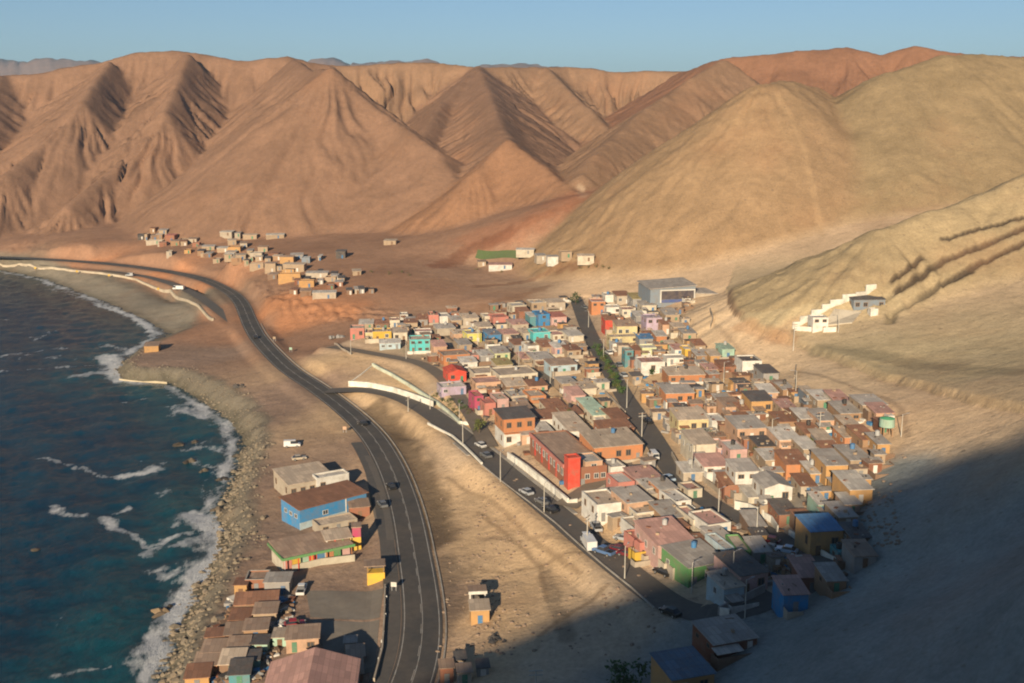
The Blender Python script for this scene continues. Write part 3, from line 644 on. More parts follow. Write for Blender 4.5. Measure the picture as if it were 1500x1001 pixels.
# ---- wording of labels
def rel(px, py, skip=None, far=1):
    q = sorted(LAND, key=lambda l: math.hypot(l[1]-px, (l[2]-py)*1.5))
    q = [l for l in q if l[0] != skip]
    out = []
    for l in q[:6]:
        dx, dy = px-l[1], py-l[2]
        v = 'behind' if dy < 0 else 'in front of'; hz_ = 'left' if dx < 0 else 'right'
        if abs(dx) > 2.4*abs(dy): t = f'{hz_} of'
        elif abs(dy) > 1.6*abs(dx): t = v
        else: t = f'{v} and {hz_} of' if v == 'behind' else f'ahead and {hz_} of'
        out.append(f'{t} the {l[0]}')
    return out
def autolabel(base, px, py, alts=()):
    cands = rel(px, py)
    for b in (base,)+tuple(alts):
        for c in cands[:4]:
            t = f'{b} {c}'
            if len(t.split()) <= 16 and t not in USED: USED.add(t); return t
    for i in range(4):
        for j in range(4):
            if i == j: continue
            t = f'{base} {cands[i]}, {cands[j]}'
            if len(t.split()) <= 16 and t not in USED: USED.add(t); return t
    k = f'{base} {cands[0]}'
    for w in ('nearer','farther','smaller','plainer'):
        t = f'{w} {k}'
        if t not in USED: USED.add(t); return ' '.join(t.split()[:16])
    return k
def zone_rot(px, py):
    if px < 640 and py < 530: return 7
    line = 845 + (py-450)*.62
    if px < line: return 16 if py < 700 else 19
    if px > 1160: return 5
    return 7
FOOT = []
# x0,x1 photo columns of the front wall; yt,yb its top and foot; dep metres; wall; roof; style; label; landmark words
H = [
(513,534,479,497,7,'coral','beige','f','coral pink corner house at the seaward end of the top row','coral corner house'),
(535,552,486,500,8,'pale yellow','beige','f',None,None),
(546,574,484,500,7,'yellow','beige','f','bright yellow flat house in the top row','bright yellow house'),
(576,597,486,500,8,'cream','beige','m',None,None),
(556,587,502,512,6,'pale blue','grey','m',None,None),
(600,631,495,517,8,'turquoise','beige','f','vivid turquoise house at the end of the top row','vivid turquoise house'),
(526,547,474,482,7,'tan','grey','m',None,None),(549,570,474,483,7,'brown','brown','m',None,None),
(571,586,468,480,7,'cream','pink','f',None,None),(586,598,461,468,6,'white','pale','f',None,None),(592,612,472,482,7,'brick','rusty','m',None,None),
(612,627,467,478,8,'grey','dark','m',None,None),(628,643,460,475,8,'coral','coral','f',None,None),(644,661,462,475,8,'white','pale','f',None,None),
(608,633,486,493,6,'white','pink','f',None,None),(635,655,506,522,8,'peach','beige','m',None,None),
(649,690,518,534,9,'orange','brown','f','long bright orange flat house above the white embankment wall','long orange house'),
(691,703,519,531,8,'coral','pink','f',None,None),(704,724,520,532,8,'brick','brown','m',None,None),
(656,684,544,560,8,'red','red','k','house with a scarlet gabled roof','scarlet roofed house'),
(646,684,565,579,7,'lilac','pale','f','lilac house with a white framed terrace under the scarlet roof','lilac terrace house'),
(672,692,504,514,8,'tan','beige','m',None,None),(684,706,487,503,8,'lemon','beige','f','lemon yellow house in the middle of the upper block','lemon yellow house'),
(716,735,489,504,9,'blue','blue-grey','m','blue walled house with a blue grey roof in the upper block','blue walled house'),
(737,761,488,501,8,'orange','brown','m',None,None),(722,746,463,477,8,'coral','coral','f','coral house in the back row of the upper block','coral back row house'),
(710,722,462,475,7,'cream','beige','f',None,None),(678,702,465,478,8,'beige','beige','m',None,None),(661,677,468,480,7,'tan','grey','m',None,None),
(750,772,446,462,8,'cream','beige','f',None,None),(760,777,455,470,7,'brick','rusty','m',None,None),(776,787,462,478,7,'teal','grey','m',None,None),
(788,806,458,479,9,'blue','blue','f','tall deep blue house near the top of the upper block','tall deep blue house'),
(807,831,463,477,8,'pink','coral','m',None,None),(778,801,442,456,8,'tan','beige','f',None,None),(803,829,442,457,8,'beige','beige','m',None,None),
(750,775,474,486,8,'beige','pink','m',None,None),(780,807,485,501,8,'turquoise','turquoise','f','turquoise house with a turquoise roof in the upper block','turquoise roofed house'),
(766,779,487,499,7,'beige','beige','m',None,None),(809,830,489,500,8,'cream','beige','f',None,None),(832,856,491,501,7,'cream','pale','m',None,None),
(753,771,504,515,8,'brick','rusty','m',None,None),(773,792,505,519,8,'white','beige','f',None,None),(794,812,507,519,8,'brown','rusty','m',None,None),
(782,813,525,538,9,'beige','grey','m',None,None),(806,847,533,549,8,'pale blue','brown','m','long pale blue house at the bend of the inner lane','long pale blue house'),
(764,785,524,536,7,'tan','brown','m',None,None),(730,790,546,563,11,'cream','beige','f','broad cream house with a high parapet in the village centre','broad cream house'),
(727,752,533,545,7,'beige','olive','m',None,None),(694,728,545,558,9,'cream','beige','f',None,None),(696,739,558,574,8,'peach','pink','f',None,None),
(741,773,564,577,8,'brown','beige','m',None,None),(775,803,564,577,7,'peach','rusty','m',None,None),(776,801,578,593,8,'orange','beige','f','small orange flat house among beige roofs','small orange house'),
(710,727,588,609,7,'coral','coral','f',None,None),(695,709,577,604,7,'magenta','coral','f','narrow magenta house beside the coral one','narrow magenta house'),
(728,746,582,602,8,'pink','beige','f',None,None),(748,774,578,593,8,'beige','beige','f',None,None),
(786,826,612,627,8,'white','brown','m',None,None),(788,812,632,645,8,'cream','pale','m',None,None),
(833,866,629,648,15,'white','beige','m',None,None),(880,931,627,643,7,'brick','rusty','m',None,None),
(893,917,681,700,6,'white','pale','f',None,None),(854,878,592,606,7,'peach','mint','m',None,None),(868,894,606,622,8,'cream','mint','m',None,None),(836,858,578,592,8,'pink','beige','m',None,None),
(846,876,568,581,7,'cream','beige','m',None,None),
(867,945,650,677,11,'orange','beige','m','wide orange house with a broad beige roof beside the inner street','wide orange house'),
(904,931,703,725,7,'coral','beige','f',None,None),(932,974,702,717,8,'pink','beige','m',None,None),
(872,914,734,763,9,'white','beige','f','white house with an orange panel on the street corner','white corner house'),
(916,958,732,756,8,'peach','beige','m',None,None),(966,994,715,731,6,'orange','brown','m',None,None),(988,1014,731,749,8,'white','pale','f',None,None),
(930,970,748,766,8,'cream','beige','f',None,None),(928,960,771,788,7,'white','beige','f',None,None),(972,1007,756,774,8,'brown','beige','m',None,None),
(960,1022,792,823,11,'pink','pink','m','pink house under a wide dusty pink roof','pink roofed house'),
(935,959,790,818,7,'coral','coral','f',None,None),
(1034,1073,764,787,8,'white','pink','f','white house with a dusty pink flat roof','white house with pink roof'),
(1014,1033,758,779,8,'cream','beige','f',None,None),
(866,887,440,461,8,'orange','pink','f','orange house at the top of the inner street','orange top house'),
(886,899,431,445,7,'white','beige','f',None,None),(888,910,449,461,7,'white','pale','f',None,None),(911,930,452,465,7,'cream','beige','f',None,None),
(903,924,432,446,9,'brick','brown','m',None,None),(926,950,436,453,10,'grey','olive','m',None,None),
(886,903,467,487,8,'red','rusty','m','red walled house near the warehouse','red walled house'),
(903,934,476,495,8,'pale yellow','brown','m','pale yellow two storey house below the warehouse','pale yellow tall house'),
(893,936,492,504,6,'pale yellow','beige','f',None,None),(946,970,463,489,8,'lilac','lilac','f','tall lilac house below the warehouse','tall lilac house'),
(931,946,462,479,8,'brown','brown','m',None,None),(970,986,474,490,7,'orange','rusty','m',None,None),(974,996,460,473,8,'tan','brown','m',None,None),
(961,977,491,507,7,'orange','brown','m',None,None),(936,957,495,508,6,'grey','blue','m','low grey shed with a dark blue roof','blue roofed shed'),
(940,962,508,523,6,'pale lime','pale','f','small pale lime green house','pale lime house'),
(897,913,502,517,7,'white','pale','f',None,None),(915,928,511,536,5,'teal','grey','f',None,None),
(938,975,528,549,8,'white','pink','f','white house with dark openings beside the inner street','white street house'),
(926,939,512,528,6,'brick','rusty','m',None,None),(976,1006,524,534,6,'white','pale','f',None,None),
(978,1034,548,563,9,'orange','beige','m','long low house with orange wall and broad beige roof','long beige roofed house'),
(974,1018,574,593,8,'orange','grey','m','orange house standing alone on the sandy lot','lone orange house'),
(1003,1016,510,523,6,'yellow','beige','f',None,None),(1018,1034,505,518,7,'tan','brown','m',None,None),(988,1003,511,522,7,'white','beige','m',None,None),
(1057,1076,510,526,7,'mint','mint','m','mint green house near the upper edge of the shacks','mint green house'),
(1040,1056,520,534,7,'ochre','beige','m',None,None),(1057,1086,536,550,8,'brick','rusty','m',None,None),
(1086,1116,526,552,8,'white','dark','f','tall white house at the edge of the desert plain','tall white edge house'),
(1117,1141,545,561,8,'brown','dark','m',None,None),(1000,1020,487,500,7,'tan','brown','m',None,None),
(992,1040,612,635,9,'pale yellow','beige','m','pale yellow house with a broad beige roof on the corner','pale yellow corner house'),
(1042,1064,614,631,7,'white','pale','f',None,None),(1014,1049,648,673,10,'cream','beige','m','large cream house with a blank wall','large cream house'),
(1051,1067,655,670,8,'pink','beige','f',None,None),(1068,1095,656,677,8,'pink','grey','f',None,None),(1030,1070,682,696,8,'white','pink','m',None,None),
(1078,1124,625,646,9,'peach','grey','m','peach coloured house with a grey roof','peach house'),
(1099,1134,585,607,8,'ochre','dark','m','ochre two storey house with a dark roof','ochre tall house'),
(1062,1088,594,612,8,'peach','dark','m',None,None),(1084,1099,600,614,6,'brick','rusty','m',None,None),
(1075,1111,686,723,7,'white','grey','m','tall white house with small windows','tall white house'),
(1118,1161,711,739,8,'white','grey','k','white gabled house with two dark windows','white gabled house'),
(1150,1186,678,698,8,'orange','rusty','m','orange shed with a rusty sheet roof','orange shed'),
(1140,1174,642,661,8,'peach','brown','m',None,None),(1060,1090,708,731,7,'brick','rusty','m',None,None),(1095,1120,728,742,6,'cream','brown','m',None,None),
(1181,1195,576,595,7,'blue-grey','grey','m',None,None),(1196,1221,584,601,8,'tan','grey','m',None,None),(1222,1246,586,601,8,'brown','brown','m',None,None),
(1230,1262,604,618,8,'wooden','grey','m',None,None),(1262,1300,592,606,8,'brick','dark','m',None,None),(1282,1309,604,618,7,'orange','brown','m',None,None),
(1300,1310,608,622,4,'white','pale','f',None,None),(1262,1288,642,662,9,'wooden','grey','m',None,None),(1284,1303,648,669,7,'ochre','grey','m','ochre house at the desert edge of the shacks','ochre edge house'),
(1240,1262,625,639,8,'wooden','grey','m',None,None),(1236,1258,639,655,7,'orange','grey','m',None,None),(1200,1222,646,660,8,'grey','grey','m',None,None),
(1208,1242,678,707,9,'ochre','grey','m','large ochre house with a grey sheet roof','large ochre house'),
(1244,1278,672,689,9,'tan','grey','m',None,None),(1243,1278,714,739,9,'ochre','grey','m',None,None),(1236,1260,740,754,5,'peach','brown','m',None,None),
(1228,1256,757,773,7,'brown','brown','m',None,None),(1198,1214,738,754,6,'mint','grey','m',None,None),(1226,1242,806,828,4,'teal','turquoise','f',None,None),
(1172,1207,842,869,8,'brick','brown','m',None,None),(1079,1100,803,827,8,'green','beige','f','bright green house with a flat roof','flat roofed green house'),
(1060,1078,800,825,8,'pale blue','grey','f',None,None),(1080,1128,836,869,9,'pink','dark','m','pink house with a dark roof in the hill shadow','pink house in shadow'),
(1057,1092,856,887,6,'pale blue','grey','m',None,None),(1146,1184,866,898,6,'blue','pink','m','small hut with a bright blue front','blue fronted hut'),
(1040,1114,936,958,7,'rusty','grey','m','low rust walled house at the foot of the slope','rust walled house'),
(980,1050,986,1018,7.5,'ochre','slate blue','m','ochre house with a slate blue roof in shadow','slate blue roofed house'),
(984,1003,832,847,4,'beige','beige','f',None,None),(928,957,809,823,3,'yellow','beige','f',None,None),
(1144,1166,596,610,7,'tan','brown','m',None,None),(1140,1168,616,632,7,'wooden','rusty','m',None,None),(1172,1198,612,628,8,'brown','grey','m',None,None),(1200,1226,614,630,8,'peach','brown','m',None,None),
(1180,1204,634,648,7,'wooden','brown','m',None,None),(1176,1200,656,672,8,'tan','grey','m',None,None),(1110,1136,652,668,7,'wooden','dark','m',None,None),(1120,1146,672,688,7,'tan','grey','m',None,None),
(1210,1236,664,676,7,'wooden','grey','m',None,None),(1186,1208,692,708,7,'ochre','brown','m',None,None),(1172,1196,712,726,6,'brown','rusty','m',None,None),
(1098,1122,770,786,7,'brown','dark','m',None,None),(1140,1170,754,768,7,'brick','dark','m',None,None),(1172,1196,764,780,6,'brown','rusty','m',None,None),(1246,1276,786,804,6,'brown','dark','m',None,None),
(1250,1284,812,832,6,'grey','dark','m',None,None),(1210,1240,850,868,6,'wooden','dark','m',None,None),(1104,1130,806,826,6,'grey','grey','m',None,None),
(1116,1140,574,588,7,'peach','brown','m',None,None),(1146,1164,570,582,6,'wooden','grey','m',None,None),(1020,1040,520,532,7,'wooden','brown','m',None,None),(1034,1054,540,552,7,'tan','brown','m',None,None),
(986,1004,478,490,6,'tan','beige','m',None,None),
(940,962,446,458,8,'cream','grey','m',None,None),(640,668,480,492,7,'beige','grey','m',None,None),(664,684,488,498,6,'peach','beige','m',None,None),(700,722,478,488,7,'cream','beige','m',None,None),
(724,748,516,528,8,'pale lime','grey','m',None,None),(676,700,522+8,540,7,'white','beige','m',None,None),(812,834,508,520,7,'pink','grey','m',None,None),(830,852,512,524,7,'tan','rusty','m',None,None),
(822,846,560,574,7,'tan','brown','m',None,None),(800,830,596,608,8,'cream','rusty','m',None,None),(756,782,600,611,7,'brown','dark','m',None,None),(826,856,606,620,8,'beige','brown','m',None,None),
(896,922,612,624,8,'brown','brown','m',None,None),(946,964,716,728,5,'beige','brown','m',None,None),(1046,1076,790,806,6,'grey','grey','m',None,None),(1018,1046,800,818,6,'beige','grey','m',None,None),
(1000,1030,690,706,6,'beige','brown','m',None,None),(1006,1030,716,730,5,'cream','beige','f',None,None),
]
EXTRA_SCRAPPY = {'tan','brown','wooden','brick','grey','rusty','peach','ochre'}
for h in H:
    if h[9]: LAND.append((h[9], (h[0]+h[1])/2, (h[2]+h[3])/2))
LAND += [('red tower building', 810, 690), ('big blue warehouse', 990, 430), ('white hillside compound', 1220, 455), ('orange and white house', 758, 632), ('blue seaside building', 465, 740), ('mural restaurant', 465, 800), ('scarlet roofed house', 670, 550)]
for x0,x1,yt,yb,dep,wall,roof,style,label,lm in H:
    if not label:
        if wall == 'orange' and rng.random() < .6: wall = rng.choice(['peach','tan','beige','ochre'])
        if wall in ('brick','brown') and rng.random() < .5: wall = rng.choice(['tan','beige','grey','wooden'])
        if roof == 'brown': roof = rng.choice(['beige','pale','grey','pale','rusty','pink'])
        elif roof in ('grey','dark'): roof = rng.choice(['grey','beige','pale','rusty','grey','pale'] if roof == 'grey' else ['dark','grey','brown','rusty'])
        elif roof == 'beige': roof = rng.choice(['beige','pale','beige','pink','grey'])
    px = (x0+x1)/2; p = hit(px, yb); dist = math.hypot(p[1]*CP-(p[2]-CZ)*SP, 0); s = F/dist
    w = (x1-x0)/s; hh = max(2.3, (yb-yt)/s/.97); rot = zone_rot(px, yb)+rng.uniform(-2,2)
    big = hh > 4.6
    near = (x1-x0) > 11
    kind = 'shack' if (wall in EXTRA_SCRAPPY and style == 'm' and w < 8.5 and not label) else 'house'
    hh = max(2.2, hh*.88); root = house(kind if kind == 'shack' else 'house', (p[0],p[1],p[2]), R(rot), w*.97, dep*1.06, hh, wall, roof, style, near=near, tilt=.05+.05*rng.random(), yard=.55)
    if not label:
        wn = wall+' walled' if kind == 'house' else wall
        st = {'f':'flat','m':'sloping','g':'gabled','k':'gabled'}[style]
        label = autolabel(f'{"two storey " if big else ""}{wn} {kind} with {roof} {st} roof', px, yb, (f'{"two storey " if big else ""}{wall} {kind} under {roof} {st} roof',))
    USED.add(label); tag(root, label, 'house' if kind == 'house' else 'shack', 'houses of the village' if kind == 'house' else 'shacks of the village')
    FOOT.append((p[0], p[1]+dep/2, max(w,dep)*.6)); ITEMS.append((px, yb))
FILL_TODO = True
def corner_house(name, px, py, rot, w, dep, h, wall, roof, style='m', **kw):
    """px, py: the front left foot corner"""
    p = hit(px, py); a = R(rot)
    q = (p[0]+math.cos(a)*w/2, p[1]+math.sin(a)*w/2, p[2])
    FOOT.append((q[0]-math.sin(a)*dep/2, q[1]+math.cos(a)*dep/2, max(w,dep)*.55))
    return house(name, q, a, w, dep, h, wall, roof, style, **kw)
# the red building with its tower, orange and white house
t = corner_house('red_building', 831, 716, 16, 10.5, 32, 5.2, 'brick', 'brown', 'f', wins=False); tag(t, 'long red building with grey brown roof and a scarlet tower at its corner', 'building')
tw = MB(); tw.box(-5.4,-2.2,-.9,2.2,-1,8.0); o = tw.build('tower', wm('red'), t); MB().__class__
tc_ = MB(); tc_.ring(-5.5,-2.1,-1.0,2.3,8.003,8.3,.3); tc_.build('tower_cap', wm('red'), t)
for k in range(9):
    y = 4.2+k*3.05
    window(t, -5.27, y, 2.2, 1.7, 1.9, 'l', frame_m)
    if k % 2: 
        m = MB(); m.box(-5.36,-5.262,y+.95,y+2.1,.2,4.4); m.build('wall_panel', wm('red'), t)
m = MB(); m.box(-5.6,-5.262,2.6,31.8,4.5,5.5); m.build('fascia', wm('coral'), t)
for x in (0,2.4,4.2): window(t, x, -.02, 2.0, 1.3, 1.4, 'f', frame_m)
d = ubox('door', doors[2], t, (-1.2,-.03,0), (1.1,.1,2.2))
t = corner_house('house', 738, 656, 17, 9.2, 9, 8.4, 'white', 'dark', 'm', upper='orange', over=.5); tag(t, 'two storey house, white below and orange above, on the street corner', 'house', 'houses of the village')
bm_ = MB(); bm_.box(-4.6,4.6,-1.1,-.07,4.15,4.35); bm_.build('balcony', wm('orange'), t)
t = corner_house('house', 857, 707, 16, 4.6, 7, 5.4, 'peach', 'pale', 'f'); tag(t, 'peach annexe with white parapet right beside the red tower building', 'house', 'houses of the village')
t = corner_house('house', 1186, 815, 8, 6.6, 7.5, 5, 'ochre', 'blue', 'm'); tag(t, 'ochre walled house with a bright blue sheet roof beside the lower street', 'house', 'houses of the village'); LAND.append(('bright blue sheet roof', 1212, 790))
t = corner_house('house', 1008, 862, 24, 9.0, 10, 4.2, 'green', 'grey', 'm'); tag(t, 'green house with a grey sheet roof in the hill shadow by the street', 'house', 'houses of the village')
# warehouse
p = hit(992, 443); wh = empty('warehouse', p, R(10)); m = MB()
m.hexa([(-12,0,-2),(8,0,-2),(8,18,-2),(-12,18,-2)], [(-12,0,5.8),(8,0,6.8),(8,18,6.8),(-12,18,5.8)]); m.build('wall', wm('blue-grey'), wh)
m = MB(); m.hexa([(-12.6,-.6,5.9),(8.6,-.6,7.0),(8.6,18.6,7.6),(-12.6,18.6,6.6)], [(-12.6,-.6,6.15),(8.6,-.6,7.25),(8.6,18.6,7.85),(-12.6,18.6,6.85)]); m.build('roof', rm('grey'), wh)
m = MB(); m.hexa([(8.1,1,-2),(18,1,-2),(18,16,-2),(8.1,16,-2)], [(8.1,1,3.4),(18,1,2.8),(18,16,2.8),(8.1,16,3.4)]); m.build('side_bay', wm('beige'), wh)
m = MB(); m.hexa([(8.6,.4,3.5),(18.6,.4,2.9),(18.6,16.6,2.9),(8.6,16.6,3.5)], [(8.6,.4,3.7),(18.6,.4,3.1),(18.6,16.6,3.1),(8.6,16.6,3.7)]); m.build('roof', rm('grey'), wh)
m = MB(); m.box(-7.0,7.2,-.12,-.003,1.4,5.0); m.build('gate', mat_plain('dark gate', (.06,.05,.06), .7, .3), wh)
m = MB(); m.box(-7.4,7.6,-.35,-.125,.05,1.3); m.build('lower_panel', mat_plain('navy panel', (.07,.10,.24), .7, .2), wh)
for x in (-7.5,7.5): ubox('gate_post', wm('white'), wh, (x,-.3,0), (.5,.5,5.6))
ubox('lintel', wm('white'), wh, (0,-.25,5.05), (15.4,.5,.5))
tag(wh, 'large warehouse with grey sheet roof and dark gate above the village', 'warehouse')
# seaside buildings
t = corner_house('seaside_building', 440, 777, 40, 19.5, 9.5, 5.4, 'blue', 'rusty', 'm', tilt=.06, wins=False, over=.5)
for y in (2,4.6,7.2): window(t, -9.75, y, 2.6, 1.5, 1.1, 'l', frame_m)
for x in (-2.5,): window(t, x, -.02, 2.4, 1.6, 1.2, 'f', frame_m)
m = MB(); m.box(3.4,3.7,-.12,-.003,0,5.2); m.build('white_column', wm('white'), t); tag(t, 'long bright blue building with a rusty roof above the rocky shore', 'building'); LAND.append(('long bright blue building', 465, 740))
m = MB(); m.box(-9.9,3.3,-.10,-.02,-.5,1.9); o = m.build('wall_base', wm('pale blue'), t)
t = corner_house('seaside_building', 424, 735, 30, 13, 13, 4.6, 'beige', 'beige', 'm', tilt=.05); tag(t, 'beige building with a broad pale roof behind the blue seaside building', 'building')
t = corner_house('shed', 466, 727, 30, 9, 4, 5.0, 'white', 'pale', 'f'); tag(t, 'white flat shed pressed against the back of the blue seaside building', 'shed')
t = corner_house('shed', 513, 762, 14, 5, 5, 3.2, 'brick', 'brown', 'm'); tag(t, 'small brick shed with brown roof beside the blue seaside building', 'shed')
t = corner_house('shed', 468, 785, 30, 10, 5, 2.6, 'beige', 'beige', 'f'); tag(t, 'low beige patio shed in front of the blue seaside building', 'shed')
# mural restaurant: brown roof, green eave, coloured walls and posts
p = hit(462, 826); t = empty('restaurant', p, R(30)); m = MB(); m.box(-7.5,8.5,0,8.5,-2,3.2); m.build('wall', wm('cream'), t)
m = MB(); m.hexa([(-8,-1.6,3.22),(9,-1.6,3.22),(9,9,3.9),(-8,9,3.9)], [(-8,-1.6,3.36),(9,-1.6,3.36),(9,9,4.04),(-8,9,4.04)]); m.build('roof', rm('brown'), t)
m = MB(); m.box(-8.1,9.1,-1.9,-1.62,3.0,3.6); m.build('eave_board', wm('green'), t)
m = MB(); m.box(-8.32,-8.02,-1.6,9,3.0,3.6); m.build('eave_board', wm('green'), t)
cols = ['coral','yellow','mint','red','blue','orange','green','pink']
for k in range(8):
    m = MB(); m.box(-7.5+2*k+.02,-7.5+2*k+1.96,-.06,-.01,.1+.2*(k%3),2.9-.3*(k%2)); o = m.build('mural_panel', wm(cols[k]), t); o['label'] = f'{cols[k]} painted mural panel'
for k in range(6): ubox('post', wm(['white','red','yellow','white','green','orange'][k]), t, (-7.6+3.2*k,-1.3,-.3), (.2,.2,3.5))
tag(t, 'restaurant with brown roof, green eaves and a many coloured mural wall', 'restaurant')
p = hit(497, 812); t = empty('pergola', p, R(20))
for x,y,c in ((-2.8,0,'white'),(-.9,0,'red'),(.9,0,'green'),(2.8,0,'yellow'),(-2.8,4.5,'white'),(2.8,4.5,'yellow')): ubox('post', wm(c), t, (x,y,-.4), (.28,.28,4.2))
m = MB(); m.hexa([(-3.3,-.5,3.81),(3.3,-.5,3.81),(3.3,5.2,4.3),(-3.3,5.2,4.3)], [(-3.3,-.5,3.93),(3.3,-.5,3.93),(3.3,5.2,4.42),(-3.3,5.2,4.42)]); m.build('canopy', rm('beige'), t)
m = MB(); m.box(-3.2,3.2,4.7,4.85,-.4,2.6); m.build('back_wall', wm('dark'), t); m = MB(); m.box(-2.2,2.0,1.2,2.2,-.3,.9); m.build('counter', wm('mint'), t)
tag(t, 'open pergola on white, red, green and yellow posts beside the mural restaurant', 'pergola')
p = hit(523, 806); t = empty('mural_tower', p, R(8)); m = MB(); m.box(-1,1,0,3,-1,3.2); m.build('wall', wm('yellow'), t); m = MB(); m.box(-1,1,0,3,3.203,5.6); o = m.build('upper_wall', wm('magenta'), t); o['label'] = 'magenta painted upper half'
m = MB(); m.box(-1.2,1.2,-.2,3.2,5.603,5.8); m.build('roof', rm('brown'), t); tag(t, 'narrow painted tower, magenta above and yellow below, beside the mural restaurant', 'tower')
p = hit(551, 854); t = empty('kiosk', p, R(8)); m = MB(); m.box(-1.9,1.9,0,3,-1,2.3); m.build('counter_wall', wm('yellow'), t)
for x in (-1.7,1.7): 
    for y in (.2,2.8): ubox('post', wm('wooden'), t, (x,y,2.3), (.16,.16,1.6))
m = MB(); m.box(-2.5,2.1,-.4,3.4,3.9,4.1); m.build('roof', rm('brown'), t); m = MB(); m.box(-1.6,1.6,2.4,2.6,2.31,3.88); m.build('back_board', wm('dark'), t)
tag(t, 'yellow kiosk with a dark open counter at the edge of the yard', 'kiosk'); LAND.append(('yellow kiosk', 548, 840))
# shore shacks (photo columns and rows as above, own rotation)
SHK = [(388,424,852,872,5,'grey','grey','m'),(360,392,848,868,5,'brick','brown','f'),(344,362,856,876,4,'ochre','rusty','m'),(345,406,884,900,5,'brown','rusty','m'),(372,405,898,917,5,'tan','brown','m'),
 (336,366,908,922,5,'brick','rusty','m'),(330,356,930,944,5,'rusty','brown','m'),(358,392,922,940,5,'wooden','brown','m'),(302,328,932,948,4,'ochre','rusty','m'),(334,364,952,966,5,'wooden','brown','m'),
 (296,330,955,970,5,'tan','brown','m'),(368,392,944,958,4,'mint','dark','m'),(285,318,976,990,5,'orange','brown','m'),(322,356,972,988,5,'brown','beige','m'),(336,366,990,1003,5,'teal','dark','m'),
 (420,467,935,955,6,'peach','brown','m'),(400,420,935,948,4,'mint','beige','m'),(272,306,996,1008,5,'ochre','rusty','m'),(358,380,968,982,4,'teal','dark','m'),
 (509,534,962,977,4,'tan','brown','m'),(507,532,988,1003,5,'brick','brown','m'),(505,522,945,956,3,'wooden','grey','m')]
for x0,x1,yt,yb,dep,wall,roof,style in SHK:
    px = (x0+x1)/2; p = hit(px, yb); s = F/(p[1]*CP-(p[2]-CZ)*SP)
    t = house('shack', p, R(6+rng.uniform(-4,4)), (x1-x0)/s, dep, max(2.0,(yb-yt)/s), wall, roof, style, tilt=rng.uniform(-.05,.1))
    tag(t, autolabel(f'{wall} shore shack with {roof} roof', px, yb, (f'{wall} shack by the rocks, {roof} roof',)), 'shack', 'shacks along the shore'); FOOT.append((p[0],p[1]+dep/2,3))
    LAND.append((f'{wall} shore shack', px, yb)) if wall in ('grey','mint','brick') and (wall not in [l[0].split()[0] for l in LAND if 'shore shack' in l[0]]) else None
t = corner_house('hall', 384, 1062, 4, 15.5, 13, 4.4, 'beige', 'pink', 'k', tilt=.04); tag(t, 'hall with a broad pinkish beige roof at the lower end of the yard', 'hall')
# huts on the sand between highway and street
p = hit(700, 888); t = empty('lookout_hut', p, R(6)); m = MB(); m.box(-1.6,1.6,0,2.6,-1,.5); m.build('floor', wm('beige'), t)
for x in (-1.5,1.5):
    for y in (.1,2.5): ubox('post', wm('white'), t, (x,y,.5), (.2,.2,2.6))
m = MB(); m.box(-1.9,1.9,-.3,-.1,2.7,3.3); m.build('fascia', wm('white'), t); m = MB(); m.box(-1.9,1.9,-.08,3.0,3.1,3.3); m.build('roof', rm('brown'), t); m = MB(); m.box(-1.4,1.4,2.35,2.45,.503,2.9); m.build('back_wall', wm('dark'), t)
tag(t, 'open hut with white fascia standing on the sand beside the highway', 'hut'); LAND.append(('open sand hut', 700, 875))
t = corner_house('shack', 690, 917, 6, 3.6, 4, 3.2, 'ochre', 'beige', 'm'); tag(t, 'ochre shack with beige roof just in front of the open sand hut', 'shack', 'shacks on the sand')
for x0,x1,yt,yb,wl,rf in ((646,664,978,1003,'brick','brown'),(668,682,966,985,'tan','dark'),(672,690,985,1004,'beige','brown'),(700,716,978,990,'grey','dark')):
    px=(x0+x1)/2; p = hit(px,yb); t = house('shack', p, R(8), (x1-x0)/7.8, 2.6, (yb-yt)/7.8, wl, rf, 'm'); tag(t, autolabel(f'small {wl} shack on the sand with {rf} roof', px, yb), 'shack', 'shacks on the sand')
# white hillside compound: stepped wall, white block, paved yard, dark shed
cp = hit(1232, 474)
def wallrun(name, pts, h, th, mat, label, cat='wall', group=None, parent=None, step=False, zs=None):
    P = [hit(*q) for q in pts]; m = MB()
    for i in range(len(P)-1):
        a, b = P[i], P[i+1]; n = max(1, int(np.linalg.norm((b-a)[:2])/4))
        for k in range(n):
            u = a+(b-a)*k/n; v = a+(b-a)*(k+1)/n
            d = (v-u)[:2]; L = np.linalg.norm(d)+1e-6; nx, ny = -d[1]/L*th/2, d[0]/L*th/2
            if step:
                zz = max(gz(u[0],u[1]), gz(v[0],v[1])); z0 = z1 = zz+h
            else: z0 = gz(u[0],u[1])+h; z1 = gz(v[0],v[1])+h
            g0 = gz(u[0],u[1])-1.2; g1 = gz(v[0],v[1])-1.2
            m.hexa([(u[0]-nx,u[1]-ny,g0),(v[0]-nx,v[1]-ny,g1),(v[0]+nx,v[1]+ny,g1),(u[0]+nx,u[1]+ny,g0)], [(u[0]-nx,u[1]-ny,z0),(v[0]-nx,v[1]-ny,z1),(v[0]+nx,v[1]+ny,z1),(u[0]+nx,u[1]+ny,z0)])
    o = m.build(name, mat)
    return tag(o, label, cat, group)
wmw = mat_plain('whitewashed wall', (.72,.69,.60), .9, .3, .6)
wallrun('boundary_wall', [(1161,482),(1172,477),(1188,468),(1204,459),(1216,451),(1234,444),(1254,436),(1283,422)], 1.35, .6, wmw, 'white stepped wall climbing the hillside beside the dark shed', 'wall', 'white walls', step=True)
wallrun('boundary_wall', [(1163,484),(1178,485),(1190,486)], 1.5, .4, wmw, 'short white wall at the lower end of the hillside compound', 'wall', 'white walls')
